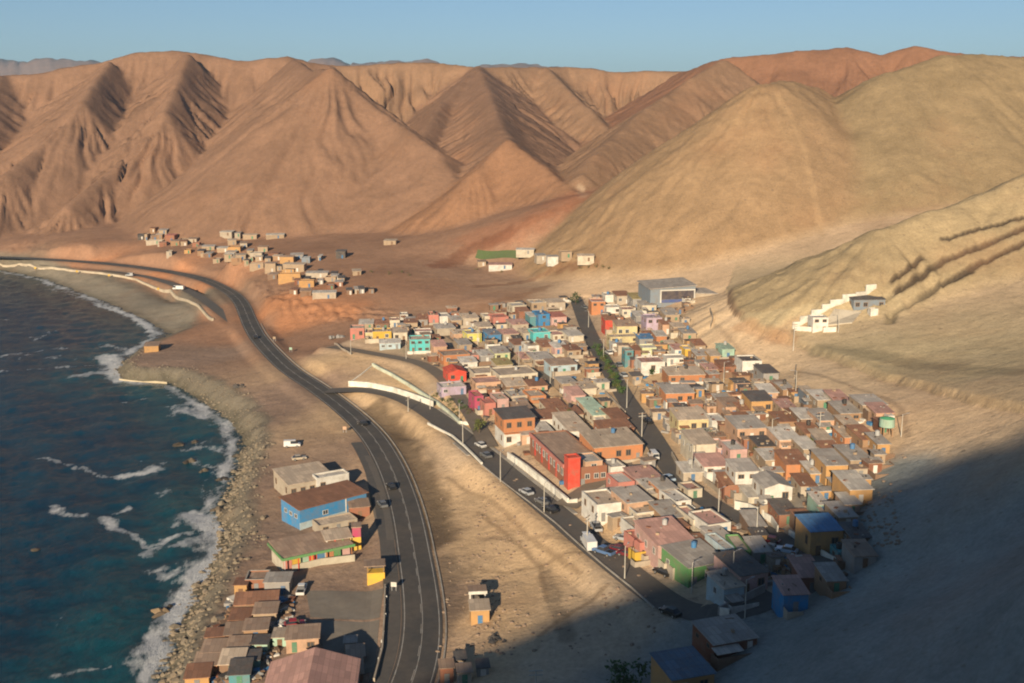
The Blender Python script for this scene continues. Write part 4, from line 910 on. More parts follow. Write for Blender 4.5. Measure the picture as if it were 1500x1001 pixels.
wallrun('boundary_wall', [(1206,487),(1225,486)], 1.6, .4, wmw, 'low white wall right of the white hillside block', 'wall', 'white walls')
t = corner_house('white_block', 1190, 488, 4, 5.2, 5, 5.2, 'white', 'pale', 'f'); tag(t, 'small white block house inside the hillside compound', 'house')
t = corner_house('shed', 1250, 455, 5, 11, 6, 3.6, 'blue-grey', 'dark', 'm'); tag(t, 'dark grey shed at the top of the white hillside compound', 'shed')
t = corner_house('shed', 1275, 464, 5, 2.6, 2.6, 2.6, 'white', 'pale', 'f'); tag(t, 'tiny white cabin right of the dark hillside shed', 'cabin')
q = [hit(*k) for k in ((1206,478),(1248,474),(1262,458),(1222,454))]; m = MB(); m.hexa([(a[0],a[1],a[2]-1.5) for a in q], [(a[0],a[1],a[2]+.35) for a in q]); tag(m.build('paved_yard', mat_plain('pale paving', (.48,.42,.33), .95, .3, .5)), None, None, kind='structure')
# white walls and kerb walls of the village
wallrun('boundary_wall', [(546,536),(576,552),(610,573),(640,592),(662,610),(674,622)], 1.1, .7, mat_plain('pale green wash', (.56,.60,.47), .9, .3, .6), 'long pale wall running diagonally down from the turquoise house to the street', 'wall', 'white walls')
wallrun('boundary_wall', [(511,566),(540,568),(575,575),(606,585),(634,596)], 2.0, .5, wmw, 'broad white retaining wall above the curved street entrance', 'wall', 'white walls')
wallrun('boundary_wall', [(515,560),(530,549),(545,537)], .5, .3, wmw, 'thin white kerb wall on the sandy triangle', 'wall', 'white walls')
wallrun('boundary_wall', [(672,621),(692,622)], .9, .5, wmw, 'short white wall end beside the round tree', 'wall', 'white walls')
wallrun('boundary_wall', [(627,622),(646,632),(662,640),(680,655),(706,681)], .7, .45, wmw, 'white kerb wall on the sand side of the street', 'wall', 'white walls')
wallrun('boundary_wall', [(744,672),(770,690),(800,714),(832,741)], 1.9, .5, wmw, 'white yard wall along the street in front of the red tower building', 'wall', 'white walls')
wallrun('boundary_wall', [(832,741),(846,739)], 1.5, .5, wmw, 'white wall corner below the red tower', 'wall', 'white walls')
wallrun('boundary_wall', [(846,738),(866,728),(886,716)], 1.0, .4, mat_plain('beige wash', (.46,.40,.31), .9, .3, .6), 'low beige wall right of the red tower', 'wall', 'beige walls')
wallrun('boundary_wall', [(-20,384),(30,388),(80,394),(140,401),(200,411),(250,427),(290,449),(312,470)], 1.2, .8, mat_plain('sea wall', (.50,.42,.31), .9, .3, .4), 'long pale sea wall between the far beach and the old coast road', 'wall', 'beige walls')
bw = mat_plain('block wall', (.38,.32,.25), .95, .4, .8)
for pts, hh, mt_, lb in [
 ([(706,682),(735,706),(775,736),(815,768)], .35, kerbm, 'low kerb along the sandy edge of the street'),
 ([(815,768),(850,800),(885,830),(925,862),(958,892)], .35, kerbm, 'low kerb running into the hill shadow by the street'),
 ([(1052,902),(1086,885),(1120,868)], 1.7, mat_plain('dull wall', (.36,.33,.31), .95, .3, .8), 'long grey wall beside the bend of the street in shadow'),
 ([(1054,902),(1068,904)], 1.6, wmw, 'short pale wall end at the shadowed street bend'),
 ([(1156,784),(1180,800),(1205,815),(1224,826)], 1.2, wmw, 'pale wall along the lower street in front of the blue sheet roof'),
 ([(1116,758),(1130,766),(1139,780)], 1.5, wmw, 'white wall stub along the shadowed lower street'),
 ([(1170,704),(1196,716),(1220,728)], 1.1, wmw, 'white wall climbing between the ochre shacks'),
 ([(1076,746),(1096,750),(1118,760)], 2.0, wmw, 'bright white wall below the tall white house'),
 ([(1018,696),(1044,716),(1068,738)], 1.3, bw, 'block wall along the inner street below the pink houses'),
 ([(984,668),(996,690),(1016,716)], 1.2, bw, 'block wall on the bend of the inner street'),
 ([(1150,590),(1165,582),(1166,560)], 1.3, bw, 'block fence at the desert edge above the shacks'),
 ([(1166,540),(1164,556)], 1.4, bw, 'short block fence facing the desert plain'),
 ([(872,560),(890,580),(916,606)], .8, bw, 'low block wall along the green strip'),
 ([(940,560),(960,572),(975,600)], .8, bw, 'low block wall round the sandy lot'),
 ([(1040,455),(1044,470),(1040,482)], 1.2, bw, 'block wall below the warehouse side bay'),
 ([(900,690),(925,700)], 1.2, bw, 'block wall round the vacant corner lot'),
 ([(428,838),(470,828),(520,822)], 1.6, mat_plain('yard wall', (.40,.36,.28), .95, .3, .8), 'pale yard wall in front of the mural restaurant'),
 ([(564,862),(563,910),(560,955),(548,1001)], 1.0, bw, 'low wall along the highway edge of the yard'),
 ([(1030,662),(1032,690)], 1.0, bw, 'short block wall beside the large cream house'),
 ([(175,558),(210,562),(245,563)], .9, mat_plain('old concrete', (.44,.37,.25), .95, .3, .5), 'old concrete sea wall on the headland'),
 ([(490,505),(500,512),(514,520)], .8, bw, 'low wall at the seaward end of the top lane'),
 ([(856,500),(862,520),(868,545)], .9, bw, 'wall along the inner street by the long pale blue house'),
]: wallrun('boundary_wall', pts, hh, .3, mt_, lb, 'wall', 'walls of the village')
# small lean-tos and sheds filling the yards
def clear(x, y, r):
    for P, hw, _ in ROADS:
        if np.min(np.hypot(P[:,0]-x, P[:,1]-y)) < hw+r*.6: return False
    return all(math.hypot(x-a, y-b) > r*.8+c*.8 for a,b,c in FOOT)
ZONES = [([(520,488),(640,462),(760,445),(835,440),(872,520),(900,600),(960,700),(930,770),(860,740),(760,660),(700,610),(600,520)],60),([(870,440),(1008,440),(1004,492),(1110,545),(1180,590),(1300,600),(1290,680),(1230,790),(1080,740),(990,660),(930,560)],95),([(880,740),(1010,720),(1200,800),(1240,850),(1120,860),(1020,850),(930,800)],22)]
for poly, n in ZONES:
    P = np.array(poly); got = 0
    for tries in range(1500):
        if got >= n: break
        px = rng.uniform(P[:,0].min(),P[:,0].max()); py = rng.uniform(P[:,1].min(),P[:,1].max())
        if not in_poly(np.array([px]),np.array([py]),P)[0]: continue
        p = hit(px,py); w = rng.uniform(2.4,4.6); dep = rng.uniform(2.2,4)
        if not clear(p[0],p[1]+dep/2,max(w,dep)*.6): continue
        wl = rng.choice(['wooden','tan','brown','brick','grey','peach','beige','rusty','white','ochre','cream']); rf = rng.choice(['grey','rusty','brown','beige','dark','grey'])
        t = house('shed', p, R(zone_rot(px,py)+rng.uniform(-6,6)), w, dep, rng.uniform(1.9,2.7), wl, rf, 'm', tilt=rng.uniform(-.06,.12), yard=.3)
        tag(t, autolabel(f'small {wl} shed with {rf} roof', px, py, (f'little {wl} shed, {rf} roof,',f'low {wl} lean-to with {rf} roof')), 'shed', 'small sheds in the yards'); FOOT.append((p[0],p[1]+dep/2,max(w,dep)*.6)); got += 1
# ------------------------------------------------------------------ hamlet and farm far off
FAR = [(202,211,343,352,'dark','dark'),(212,216,343,353,'cream','pale'),(222,230,346,354,'brown','brown'),(214,238,355,359,'white','pale'),(242,256,346,356,'coral','coral'),(282,292,355,362,'coral','brown'),(296,314,362,367,'cream','grey'),(318,336,365,370,'cream','pale'),(322,340,345,350,'white','pale'),(344,352,344,350,'beige','grey'),
 (334,352,362,371,'orange','rusty'),(356,376,344,351,'tan','beige'),(390,416,345,350,'cream','pale'),(366,384,370,380,'beige','grey'),(330,344,378,384,'grey','grey'),(366,386,388,396,'cream','beige'),(388,404,386,400,'tan','brown'),(410,430,376,387,'orange','brown'),(426,444,374,380,'grey','grey'),(414,446,388,400,'peach','beige'),(442,454,376,386,'blue-grey','grey'),
 (408,440,402,414,'orange','rusty'),(438,460,410,422,'ochre','brown'),(448,480,402,408,'beige','grey'),(458,492,428,438,'white','pale'),(494,502,404,412,'white','beige'),(476,492,405,413,'peach','rusty'),(392,406,404,410,'brown','brown'),(424,436,424,432,'brown','rusty'),(440,456,426,434,'brown','brown'),(508,516,424,432,'brown','dark'),(520,526,424,431,'white','grey'),(526,534,424,430,'grey','dark'),(540,548,424,430,'brown','dark'),
 (492,506,367,379,'dark','dark'),(562,580,354,359,'cream','beige'),(466,470,378,382,'white','pale'),(352,362,356,364,'beige','brown'),(300,310,372,378,'brown','grey'),(312,322,380,386,'tan','grey'),(346,360,376,384,'tan','beige'),(378,392,362,370,'tan','brown'),
 (756,782,375,382,'cream','pale'),(786,800,380,388,'beige','grey'),(802,818,381,391,'white','grey'),(822,838,376,386,'tan','brown'),(846,870,382,391,'cream','beige'),(716,750,390,397,'white','pink'),(700,712,384,391,'tan','brown'),
 (212,232,507,516,'ochre','brown')]
_hr = random.Random(5); FARL = []
for _i in range(46):
    u = _hr.random(); cx_ = 215+u*300+_hr.gauss(0,18); cy_ = 351+u*72+_hr.gauss(0,10)
    if cy_ < 344 or cy_ > 436 or cx_ < 200: continue
    w_ = _hr.uniform(6,15); FAR.append((cx_-w_/2, cx_+w_/2, cy_-_hr.uniform(4.5,8), cy_, _hr.choice(['tan','brown','wooden','brick','peach','orange','grey','beige','rusty']), _hr.choice(['rusty','brown','grey','dark','beige'])))
for x0,x1,yt,yb,wall,roof in FAR:
    if yb < 500 and wall == 'cream' and (x0*3) % 2 > .9: wall = 'tan'
    if yb < 500: yt = yb-(yb-yt)*.85
    if yb < 500 and x1 < 690: wall = {'white':'beige' if (x0*7)%3 < 2 else 'white','orange':'ochre' if (x0*5)%2 < 1 else 'tan','coral':'brick','peach':'tan','cream':'tan'}.get(wall, wall)
    if yb < 500 and wall in ('white','cream') and x1 < 690 and (x0+x1) % 3 > .8: wall = 'beige'
    px = (x0+x1)/2; p = hit(px, yb); s = F/(p[1]*CP-(p[2]-CZ)*SP)
    farm = px > 690; _w = (x1-x0)/s/2; p[2] = max(gz(p[0]+a_, p[1]+b_) for a_ in (-_w,0,_w) for b_ in (0,2)) - .25; t = house('house', p, R(rng.uniform(-8,12)), (x1-x0)/s, rng.uniform(4.5,7), max(2.3,(yb-yt)/s), wall, roof, 'm' if rng.random() < .7 else 'f', near=False)
    if yb < 500:
        d = ubox('door', rng.choice(doors), t, ((x1-x0)/s*.18, -.03, 0), (.95,.1,1.9))
    nm = 'farmhouse' if farm else ('hut' if yb > 500 else 'hamlet house')
    lb = 'small ochre hut on the tip of the headland' if yb > 500 else None
    if not lb:
        base = f'{wall} {nm} with {roof} roof'
        pos = ('at the farm by the green field' if farm else ('at the far end of the hamlet' if px < 270 else 'on the upper edge of the hamlet' if yb < 372 else 'on the hamlet edge above the highway' if yb > 420 else 'in the middle of the hamlet'))
        k = f'{base} {pos}'; n = 1
        big = 'wide' if (x1-x0) > 18 else 'narrow'
        near_ = [l for l in FARL if math.hypot(l[1]-px,(l[2]-yb)*2) > 3]
        near_.sort(key=lambda l: math.hypot(l[1]-px,(l[2]-yb)*2))
        cs = [pre+k for pre in ('', big+' ')] + [f"{base} {'behind' if yb < l[2]-2 else 'left of' if px < l[1] else 'right of'} the {l[0]}" for l in near_[:5]]
        for c_ in cs:
            if c_ not in USED and len(c_.split()) <= 16: k = c_; break
        FARL.append((base, px, yb))
        USED.add(k); lb = k
    tag(t, lb, 'house', 'houses of the far hamlet' if not farm else 'farm buildings'); 
# ------------------------------------------------------------------ vehicles
tyre = mat_plain('tyre rubber', (.02,.02,.02), .9, .2); rimm = mat_plain('wheel rim', (.4,.4,.4), .4, .1, 1, 0, .6); lampm = mat_plain('headlight glass', (.7,.7,.65), .2, .05); glassc = mat_plain('car glass', (.03,.035,.045), .12, .05)
CARC = {'white':(.72,.71,.68),'silver':(.42,.43,.44),'black':(.02,.02,.022),'red':(.38,.025,.03),'dark red':(.16,.02,.03),'blue':(.10,.18,.34),'grey':(.16,.165,.17),'light blue':(.42,.52,.62),'beige':(.5,.43,.33)}
def carpaint(c): return mat_plain('car paint '+c, CARC[c], .28, .12, .6, 0, .2, .03)
PROF = {  # side outline (x forward, z), and cabin outline
 'car': ([(-2.1,.35),(2.1,.35),(2.15,.62),(2.0,.82),(1.0,.95),(-1.3,.98),(-2.05,.92),(-2.15,.6)], [(.95,.94),(.35,1.42),(-1.1,1.45),(-1.75,.96)], 1.72),
 'pickup': ([(-2.5,.45),(2.45,.45),(2.5,.8),(2.35,1.02),(1.3,1.1),(-2.5,1.05)], [(1.25,1.09),(.7,1.72),(-.55,1.74),(-.8,1.07)], 1.8),
 'van': ([(-2.5,.4),(2.5,.4),(2.55,.9),(2.0,1.15),(1.7,1.2),(-2.5,1.2)], [(1.75,1.18),(1.15,2.05),(-2.45,2.1),(-2.5,1.19)], 1.85),
 'truck': ([(-3.2,.55),(3.2,.55),(3.25,1.25),(3.15,1.35),(1.5,1.35),(1.4,.95),(-3.2,.95)], [(3.12,1.34),(2.85,2.35),(1.55,2.4),(1.5,1.34)], 2.1)}
def vehicle(kind, px, py, hd, color, label, cat=None, sc=1.0):
    p = hit(px, py); root = empty(kind if kind != 'car' else 'parked_car', (p[0],p[1],p[2]+.05), R(hd)); root.scale = (sc,)*3
    body, cab, w = PROF[kind]; cp_ = carpaint(color)
    m = MB(); m.hexa([(x,-w/2,z) for x,z in body], [(x,w/2,z) for x,z in body]); m.build('body', cp_, root)
    wi = w/2*.86; x0_, x1_ = cab[0][0], cab[-1][0]
    m = MB(); m.hexa([(x,-wi*(1 if i in (0,len(cab)-1) else .88),z) for i,(x,z) in enumerate(cab)], [(x,wi*(1 if i in (0,len(cab)-1) else .88),z) for i,(x,z) in enumerate(cab)]); m.build('cabin_glass', glassc, root)
    (xa,za),(xb,zb) = cab[1], cab[2]
    m = MB(); m.box(xb,xa,-wi*.9,wi*.9,min(za,zb)+.03,max(za,zb)+.09); m.build('cabin_roof', cp_, root)
    if kind == 'truck': m = MB(); m.box(-3.2,1.3,-1.1,1.1,.96,2.5); m.build('cargo_box', carpaint('white'), root)
    if kind == 'van':
        m = MB(); m.box(-2.46,-.4,-wi-.02,wi+.02,1.205,2.03); m.build('side_panel', cp_, root)
    if kind == 'pickup':
        m = MB(); m.box(-2.4,-.95,-.75,.75,1.06,1.075); m.build('load_bed', tyre, root)
    for x in (body[0][0]*.62, body[1][0]*.62):
        for y in (-w/2+.02, w/2-.02):
            m = MB(); m.tube((0,-.11,0),(0,.11,0),.36,.36,12); wl = m.build('wheel', tyre, root, (x,y,.36)); m = MB(); m.tube((0,-.12,0),(0,.12,0),.2,.2,10); m.build('rim', rimm, wl)
    for y in (-w*.36, w*.36): ubox('headlight', lampm, root, (body[2][0]-.04,y,.66 if kind != 'truck' else .9), (.12,.32,.16))
    USED.add(label); tag(root, label, cat or kind, 'vehicles in and around the village'); return root
V = [('van',428,655,8,'white','white van parked on the coastal platform behind the beige seaside roof'),('car',438,674,20,'beige','pale car parked near the white van on the coastal platform'),
 ('pickup',442,868,92,'white','white pickup parked beside the grey shore shack'),('car',432,918,15,'red','red car parked in the shade of the shore shacks'),
 ('truck',862,802,100,'white','white box truck parked on the sandy side of the street'),('pickup',873,776,100,'silver','silver pickup parked behind the white box truck'),
 ('car',903,808,150,'dark red','dark red car in front of the yellow wall'),('car',913,792,150,'silver','silver car parked in front of the coral house'),('car',918,815,145,'dark red','second dark red car close to the yellow wall'),
 ('van',957,672,98,'white','white van parked right of the wide orange house'),('car',978,704,120,'light blue','light blue car on the shadowed bend of the inner street'),
 ('car',1152,810,150,'light blue','light blue car parked on the lower street in shadow'),('car',1128,796,150,'dark red','dark red car parked on the lower street in shadow'),
 ('car',704,655,120,'white','white car parked beside the round tree'),('car',712,670,120,'grey','grey car parked on the street below the round tree'),
 ('car',771,724,125,'silver','silver car parked at the white yard wall'),('car',806,750,125,'black','black car parked on the street below the red tower'),('car',794,738,125,'grey','grey car parked behind the black car below the red tower'),
 ('car',982,901,130,'black','black car at the kerb in the hill shadow'),('car',971,842,130,'black','black car parked beside the small beige box in shadow'),
 ('truck',262,425,170,'white','white truck driving on the old coast road'),('van',190,405,172,'silver','silver van far along the old coast road'),
 ('car',531,623,130,'black','black car driving on the highway above the seaside buildings'),('car',374,496,110,'black','black car driving on the highway near the junction'),
 ('car',573,716,115,'black','black car parked in the building shadow beside the highway'),('car',560,742,115,'grey','grey car parked in the building shadow beside the highway'),
 ('car',906,537,105,'grey','grey car parked along the green strip'),('car',913,552,105,'silver','silver car parked along the green strip'),('car',892,519,105,'white','white car parked on the upper inner street'),
 ('car',856,452,105,'grey','grey car at the top of the inner street'),('car',948,620,110,'black','black car on the sandy verge of the inner street'),('car',716,600,30,'grey','grey car parked in front of the magenta house'),
 ('pickup',884,812,140,'blue','blue pickup on the street beyond the box truck')]
for v in V: vehicle(v[0], v[1], v[2], v[3], v[4], v[5])
# ------------------------------------------------------------------ poles
conc = mat_plain('pole concrete', (.45,.42,.36), .9, .2); metal = mat_plain('lamp metal', (.42,.42,.42), .5, .15, 1, 0, .5)
def lamp(px, py, h, hd, label):
    p = hit(px, py); t = empty('street_lamp', p, R(hd)); m = MB(); m.tube((0,0,-.5),(0,0,h),.13,.08,8); m.build('pole', conc, t)
    m = MB(); m.tube((0,0,h-.15),(1.3,0,h+.12),.05,.04,6); m.build('arm', metal, t); m = MB(); m.hexa([(1.2,-.14,h+.06),(1.9,-.1,h+.12),(1.9,.1,h+.12),(1.2,.14,h+.06)],[(1.2,-.14,h+.2),(1.9,-.1,h+.2),(1.9,.1,h+.2),(1.2,.14,h+.2)]); m.build('lamp_head', metal, t)
    USED.add(label); tag(t, label, 'street lamp', 'street lamps')
def upole(px, py, h, hd, label):
    p = hit(px, py); t = empty('utility_pole', p, R(hd)); m = MB(); m.tube((0,0,-.5),(0,0,h),.16,.11,8); m.build('pole', conc, t)
    for z in (h-.3, h-1.1):
        m = MB(); m.box(-1.1,1.1,-.07,.07,z-.07,z+.07); ca = m.build('crossarm', conc if z < h-.5 else wm('wooden'), t)
        for x in (-.95,-.4,.4,.95): m = MB(); m.tube((x,0,z+.07),(x,0,z+.28),.05,.03,6); m.build('insulator', rimm, ca)
    USED.add(label); tag(t, label, 'utility pole', 'utility poles')
LP = [(678,652,7,60),(733,706,8,60),(797,752,7.5,60),(673,618,6,60),(918,598,9,200),(514,520,6,0),(595,526,7.5,0),(1013,702,9,200),(1013,870,6.5,30),(1073,858,7,30),(1091,906,7.5,30),(1162,514,9,200),(1228,487,7.5,200),(1165,584,8,180),(598,603,5,60),(862,480,7,200),(884,525,7,200),(940,640,7,200),(1052,760,7,30),(1108,790,7,30),(860,800,7,60),(915,848,7,60),(630,600,5.5,60),(700,505,6.5,20),(760,540,6.5,20),(806,562,6.5,20),(990,560,6.5,20),(1060,560,6.5,20),(1130,650,6.5,20),(1200,640,6.5,20),(1320,640,5.5,20)]
for i,(px,py,h,hd) in enumerate(LP): 
    if i % 3 == 2 and i > 10: upole(px,py,h,hd,autolabel('concrete utility pole with crossarms', px, py))
    else: lamp(px,py,h,hd,autolabel('slim street lamp standing', px, py, ('tall slim lamp post standing',)))
pq = at_d(785, 982, 168); t = empty('utility_pole', (pq[0],pq[1],gz(pq[0],pq[1])), R(5)); hh = pq[2]-gz(pq[0],pq[1])
m = MB(); m.tube((0,0,-.5),(0,0,hh),.16,.11,8); m.build('pole', conc, t)
for z in (hh-.1, hh-.9): m = MB(); m.box(-1.2,1.2,-.08,.08,z-.08,z+.08); m.build('crossarm', conc, t)
tag(t, 'pale utility pole with two crossarms on the shaded sand below the huts', 'utility pole', 'utility poles')
for k in range(9):
    px, py = 566-.02*k*k*8+(1.5 if k%2 else 0), 866+k*13; p = hit(px-1, py); m = MB(); m.tube((0,0,-.2),(0,0,.95),.16,.13,8); t = m.build('bollard', mat_plain('bollard white', (.66,.65,.6), .8, .2), None, p)
    tag(t, 'white bollard in the row between the yard and the highway', 'bollard', 'bollards along the highway')
for px,py,c,lb in ((505,634,'peach','pale blank signboard on legs beside the highway on the platform'),(402,500,'tan','pale blank signboard at the coast road junction'),(577,866,'white','small white sign at the corner of the yard by the highway'),(426,516,'mint','pale green signboard beside the highway junction')):
    p = hit(px, py); t = empty('signboard', p, R(-8)); m = MB(); m.box(-.6,.6,-.06,.06,1.0,2.0); m.build('board', wm(c), t)
    for x in (-.45,.45): ubox('post', metal, t, (x,.12,-.2), (.1,.1,2.1))
    tag(t, lb, 'sign', 'signboards')
for i,(px,py) in enumerate(((52,397),(113,402),(160,408),(232,428))):
    p = hit(px, py); t = empty('beach_post', p, 0); m = MB(); m.tube((0,0,-.3),(0,0,2.6),.12,.1,8); m.build('post', wm('wooden'), t); m = MB(); m.box(-.7,.7,-.16,-.13,1.4,2.5); m.build('board', wm('yellow'), t)
    tag(t, 'yellow board on a post at the far beach edge, '+('farthest along','third from the truck','second from the truck','nearest the white truck')[i], 'sign', 'yellow posts on the beach')
# ------------------------------------------------------------------ plants
def drape(name, pix, mat, lift=.06, n=14):
    q = [hit(*k) for k in pix]; m = MB(); vs = []
    for i in range(n+1):
        for j in range(n+1):
            u, v = i/n, j/n; c = (q[0]*(1-u)+q[1]*u)*(1-v)+(q[3]*(1-u)+q[2]*u)*v; vs.append((c[0],c[1],gz(c[0],c[1])+lift))
    m.poly(vs, [(i*(n+1)+j,(i+1)*(n+1)+j,(i+1)*(n+1)+j+1,i*(n+1)+j+1) for i in range(n) for j in range(n)])
    o = m.build(name, mat); o['kind'] = 'structure'; return o
def leafmat(name, c):
    m, nt, b = newmat(name); b.inputs['Roughness'].default_value = .7
    pos = N(nt, 'ShaderNodeNewGeometry').outputs['Position']; n = noise(nt, pos, 1.6, 3)
    nt.links.new(mix(nt, mapr(nt, n, .3,.7,0,1), tuple(x*.55 for x in c), tuple(x*1.3 for x in c)), b.inputs['Base Color']); return m
LEAF = [leafmat('leaf dark', (.045,.070,.024)), leafmat('leaf olive', (.095,.105,.028)), leafmat('leaf green', (.060,.105,.028))]; bark = mat_plain('bark', (.12,.08,.05), .95, .2)
def crown_mesh(r, n, seed, flat=.8):
    g = np.random.default_rng(seed); m = MB()
    cl = g.normal(0, .42, (max(5,int(n/60)),3))*r; cl[:,2] *= flat
    for i in range(n):
        c = cl[g.integers(len(cl))] + g.normal(0, .22*r, 3)*(1,1,flat); s = .09*r+.10*g.random()*r*.7
        a = g.normal(0,1,3); a /= np.linalg.norm(a); b = np.cross(a, g.normal(0,1,3)); b /= np.linalg.norm(b)
        m.poly([c-a*s, c-b*s*.5, c+a*s, c+b*s*.5], [(0,1,2,3)])
    return m
def tree(px, py, h, r, mi, label, name='tree', n=420):
    p = hit(px, py); t = empty(name, p, rng.random()*6); m = MB(); th = h-r*1.1
    m.tube((0,0,-.4),(.15,.1,max(.3,th)),.16,.09,8)
    for k in range(4): a = k*1.6; m.tube((.15,.1,max(.25,th)),(math.cos(a)*r*.5,math.sin(a)*r*.5,max(.3,th)+r*.6),.07,.03,6)
    m.build('trunk', bark, t); crown_mesh(r, n, int(px*7+py)).build('crown', LEAF[mi], t, (0,0,max(.5,h-r*.8)))
    USED.add(label); tag(t, label, 'tree' if name == 'tree' else 'bush', 'trees and bushes')
for a in [(843,446,5.5,2.6,0,'dark green tree at the top of the inner street'),(702,640,5.6,2.3,1,'round olive green tree beside the white kerb wall'),(955,549,3.2,1.8,0,'low dark tree in front of the white street house'),(1110,668,3.2,1.4,0,'small dark tree beside the pink house with grey roof'),(838,616,3,1.5,1,'small olive tree among the brown roofs'),(1030,644,3.2,1.8,0,'dark tree behind the pale yellow corner house'),(914,1000,4.2,3.2,2,'leafy green tree in shadow at the near end of the street'),(1185,655,2.8,1.3,1,'olive tree among the wooden shacks')]: tree(*a)
for i,(px,py) in enumerate([(640,580),(648,588),(656,596),(664,603),(671,608),(678,600),(688,606),(660,588),(674,592),(648,578)]): tree(px,py,1.8,1.35,(1,0,2)[i%3],autolabel('low green bush', px, py, ('olive bush on the slope','dusty green bush')),'bush',160)
for i in range(16):
    u = i/15; px, py = 876+u*34, 512+u*64; tree(px+rng.uniform(-3,3),py,2.3,1.75,(2,1,2)[i%3],autolabel('green shrub of the planted strip', px, py, ('olive shrub of the planted strip','dark shrub in the planted strip','leafy shrub along the inner street','dusty shrub beside the inner street')),'bush',260)
for i,(px,py) in enumerate([(850,394),(862,393),(874,392),(884,393),(892,395),(700,396),(735,399),(545,400),(570,402),(590,400),(600,404)]): tree(px,py,1.7,1.3,1,autolabel(('olive bush','dusty bush','low bush')[i%3]+' on the upper plain', px, py, ('round bush on the upper plain',)),'bush',90)
# green field: one sheet with grass blades
q = [hit(*k) for k in ((693,376),(758,378),(772,367),(700,366))]
drape('field', ((696,378),(758,379),(768,369),(700,366)), mat_asphalt('field soil green', (.10,.155,.04), .4), .06)
# ------------------------------------------------------------------ rocks, boulders, debris
rockm = mat_plain('shore rock', (.20,.165,.12), .95, .5, .4, .6, 0, .35); wetm = mat_plain('wet rock', (.055,.045,.032), .6, .3, .6, .5, 0, .3)
def rock_pts(c, r, seed, m):
    g = np.random.default_rng(seed); import itertools
    b = bmesh.new(); bmesh.ops.create_icosphere(b, subdivisions=1, radius=1)
    v = np.array([x.co for x in b.verts]); f = [[x.index for x in y.verts] for y in b.faces]; b.free()
    v *= (1+g.uniform(-.28,.28,(len(v),1))); v *= np.array(r)*(1+g.uniform(-.2,.2,3)); a = g.random()*6.28
    v = np.stack([v[:,0]*math.cos(a)-v[:,1]*math.sin(a), v[:,0]*math.sin(a)+v[:,1]*math.cos(a), v[:,2]],1)+np.array(c); m.poly(v, f)
import bmesh
m = MB(); P = smooth_line(SHW[1:20], 2.0); nr = offs(P); g = np.random.default_rng(11); cnt = 0
for i in range(3400):
    k = g.integers(len(P)); off = g.gamma(2.0, 2.5)-2.5; 
    if g.random() < .1: off += 3
    x, y = P[k,0]+nr[k,0]*off, P[k,1]+nr[k,1]*off
    dsv, wv_ = shore(np.array([x]), np.array([y]))
    if dsv[0] < -4 or dsv[0] > 11 or (P[k,1] > 335 and g.random() < .35): continue
    s = .16+g.gamma(1.2,.17); s = min(s, 1.2)*(1 if P[k,1] < 330 else .6); rock_pts((x,y,max(gz(x,y),-.4)+s*.15), (s,s,s*.7), i, m)
tag(m.build('shore_rocks', rockm), 'grey brown boulders and rubble along the waterline', None, kind='stuff')
for i,(px,py,s,lb) in enumerate([(230,897,3.2,'lone pale brown rock rising from the sea'),(262,650,3.0,'dark reef rock awash off the platform'),(285,648,2.6,'second dark reef rock awash beside the platform'),(300,690,2.6,'dark wet rock near the shore foam'),(325,702,2.8,'dark wet rock against the shore rubble'),(275,676,2.2,'low dark rock between white foam streaks'),(318,745,2.6,'black wet rock above the breaking foam'),(330,752,2.6,'black wet rock touching the rubble bank'),(343,668,2.4,'dark wet rock at the edge of the platform'),(50,806,1.6,'small pale rock far out in the water'),(180,545,2.4,'dark rock at the tip of the headland'),(205,520,2.2,'dark rock on the far side of the headland'),(250,888,1.2,'small rock near the lone sea rock')]):
    p = at_z(px,py,0); m = MB()
    for k in range(4): rock_pts((rng.uniform(-.5,.5)*s,rng.uniform(-.4,.4)*s,-.2*s), (s*rng.uniform(.45,.75),s*rng.uniform(.35,.6),s*rng.uniform(.32,.5)), i*9+k, m)
    tag(m.build('sea_rock', wetm if i else mat_plain('pale sea rock', (.20,.14,.08), .9, .4, .5, .5), None, p), lb, 'rock', 'rocks in the sea')
m = MB()
for i in range(620):
    px = rng.choice([rng.uniform(640,960),rng.uniform(690,760),rng.uniform(1180,1320)]); py = rng.uniform(700,960) if px < 1000 else rng.uniform(720,800)
    p = hit(px,py); s = rng.uniform(.12,.5); rock_pts((p[0],p[1],p[2]+s*.1),(s,s,s*.6),i+900,m)
for i in range(150):
    px, py = rng.uniform(1060,1330), rng.uniform(560,800); p = hit(px,py); s = rng.uniform(.15,.5); rock_pts((p[0],p[1],p[2]+s*.1),(s,s*1.3,s*.5),i+1500,m)
tag(m.build('ground_debris', mat_plain('debris', (.20,.14,.10), .95, .5, 2, 0, 0, .4)), 'scattered stones and rubbish on the open ground', None, kind='stuff')
mcl = [wm(c) for c in ('brown','grey','tan','rusty','dark','white','blue','wooden')]; m = MB(); cr = random.Random(21); got = 0
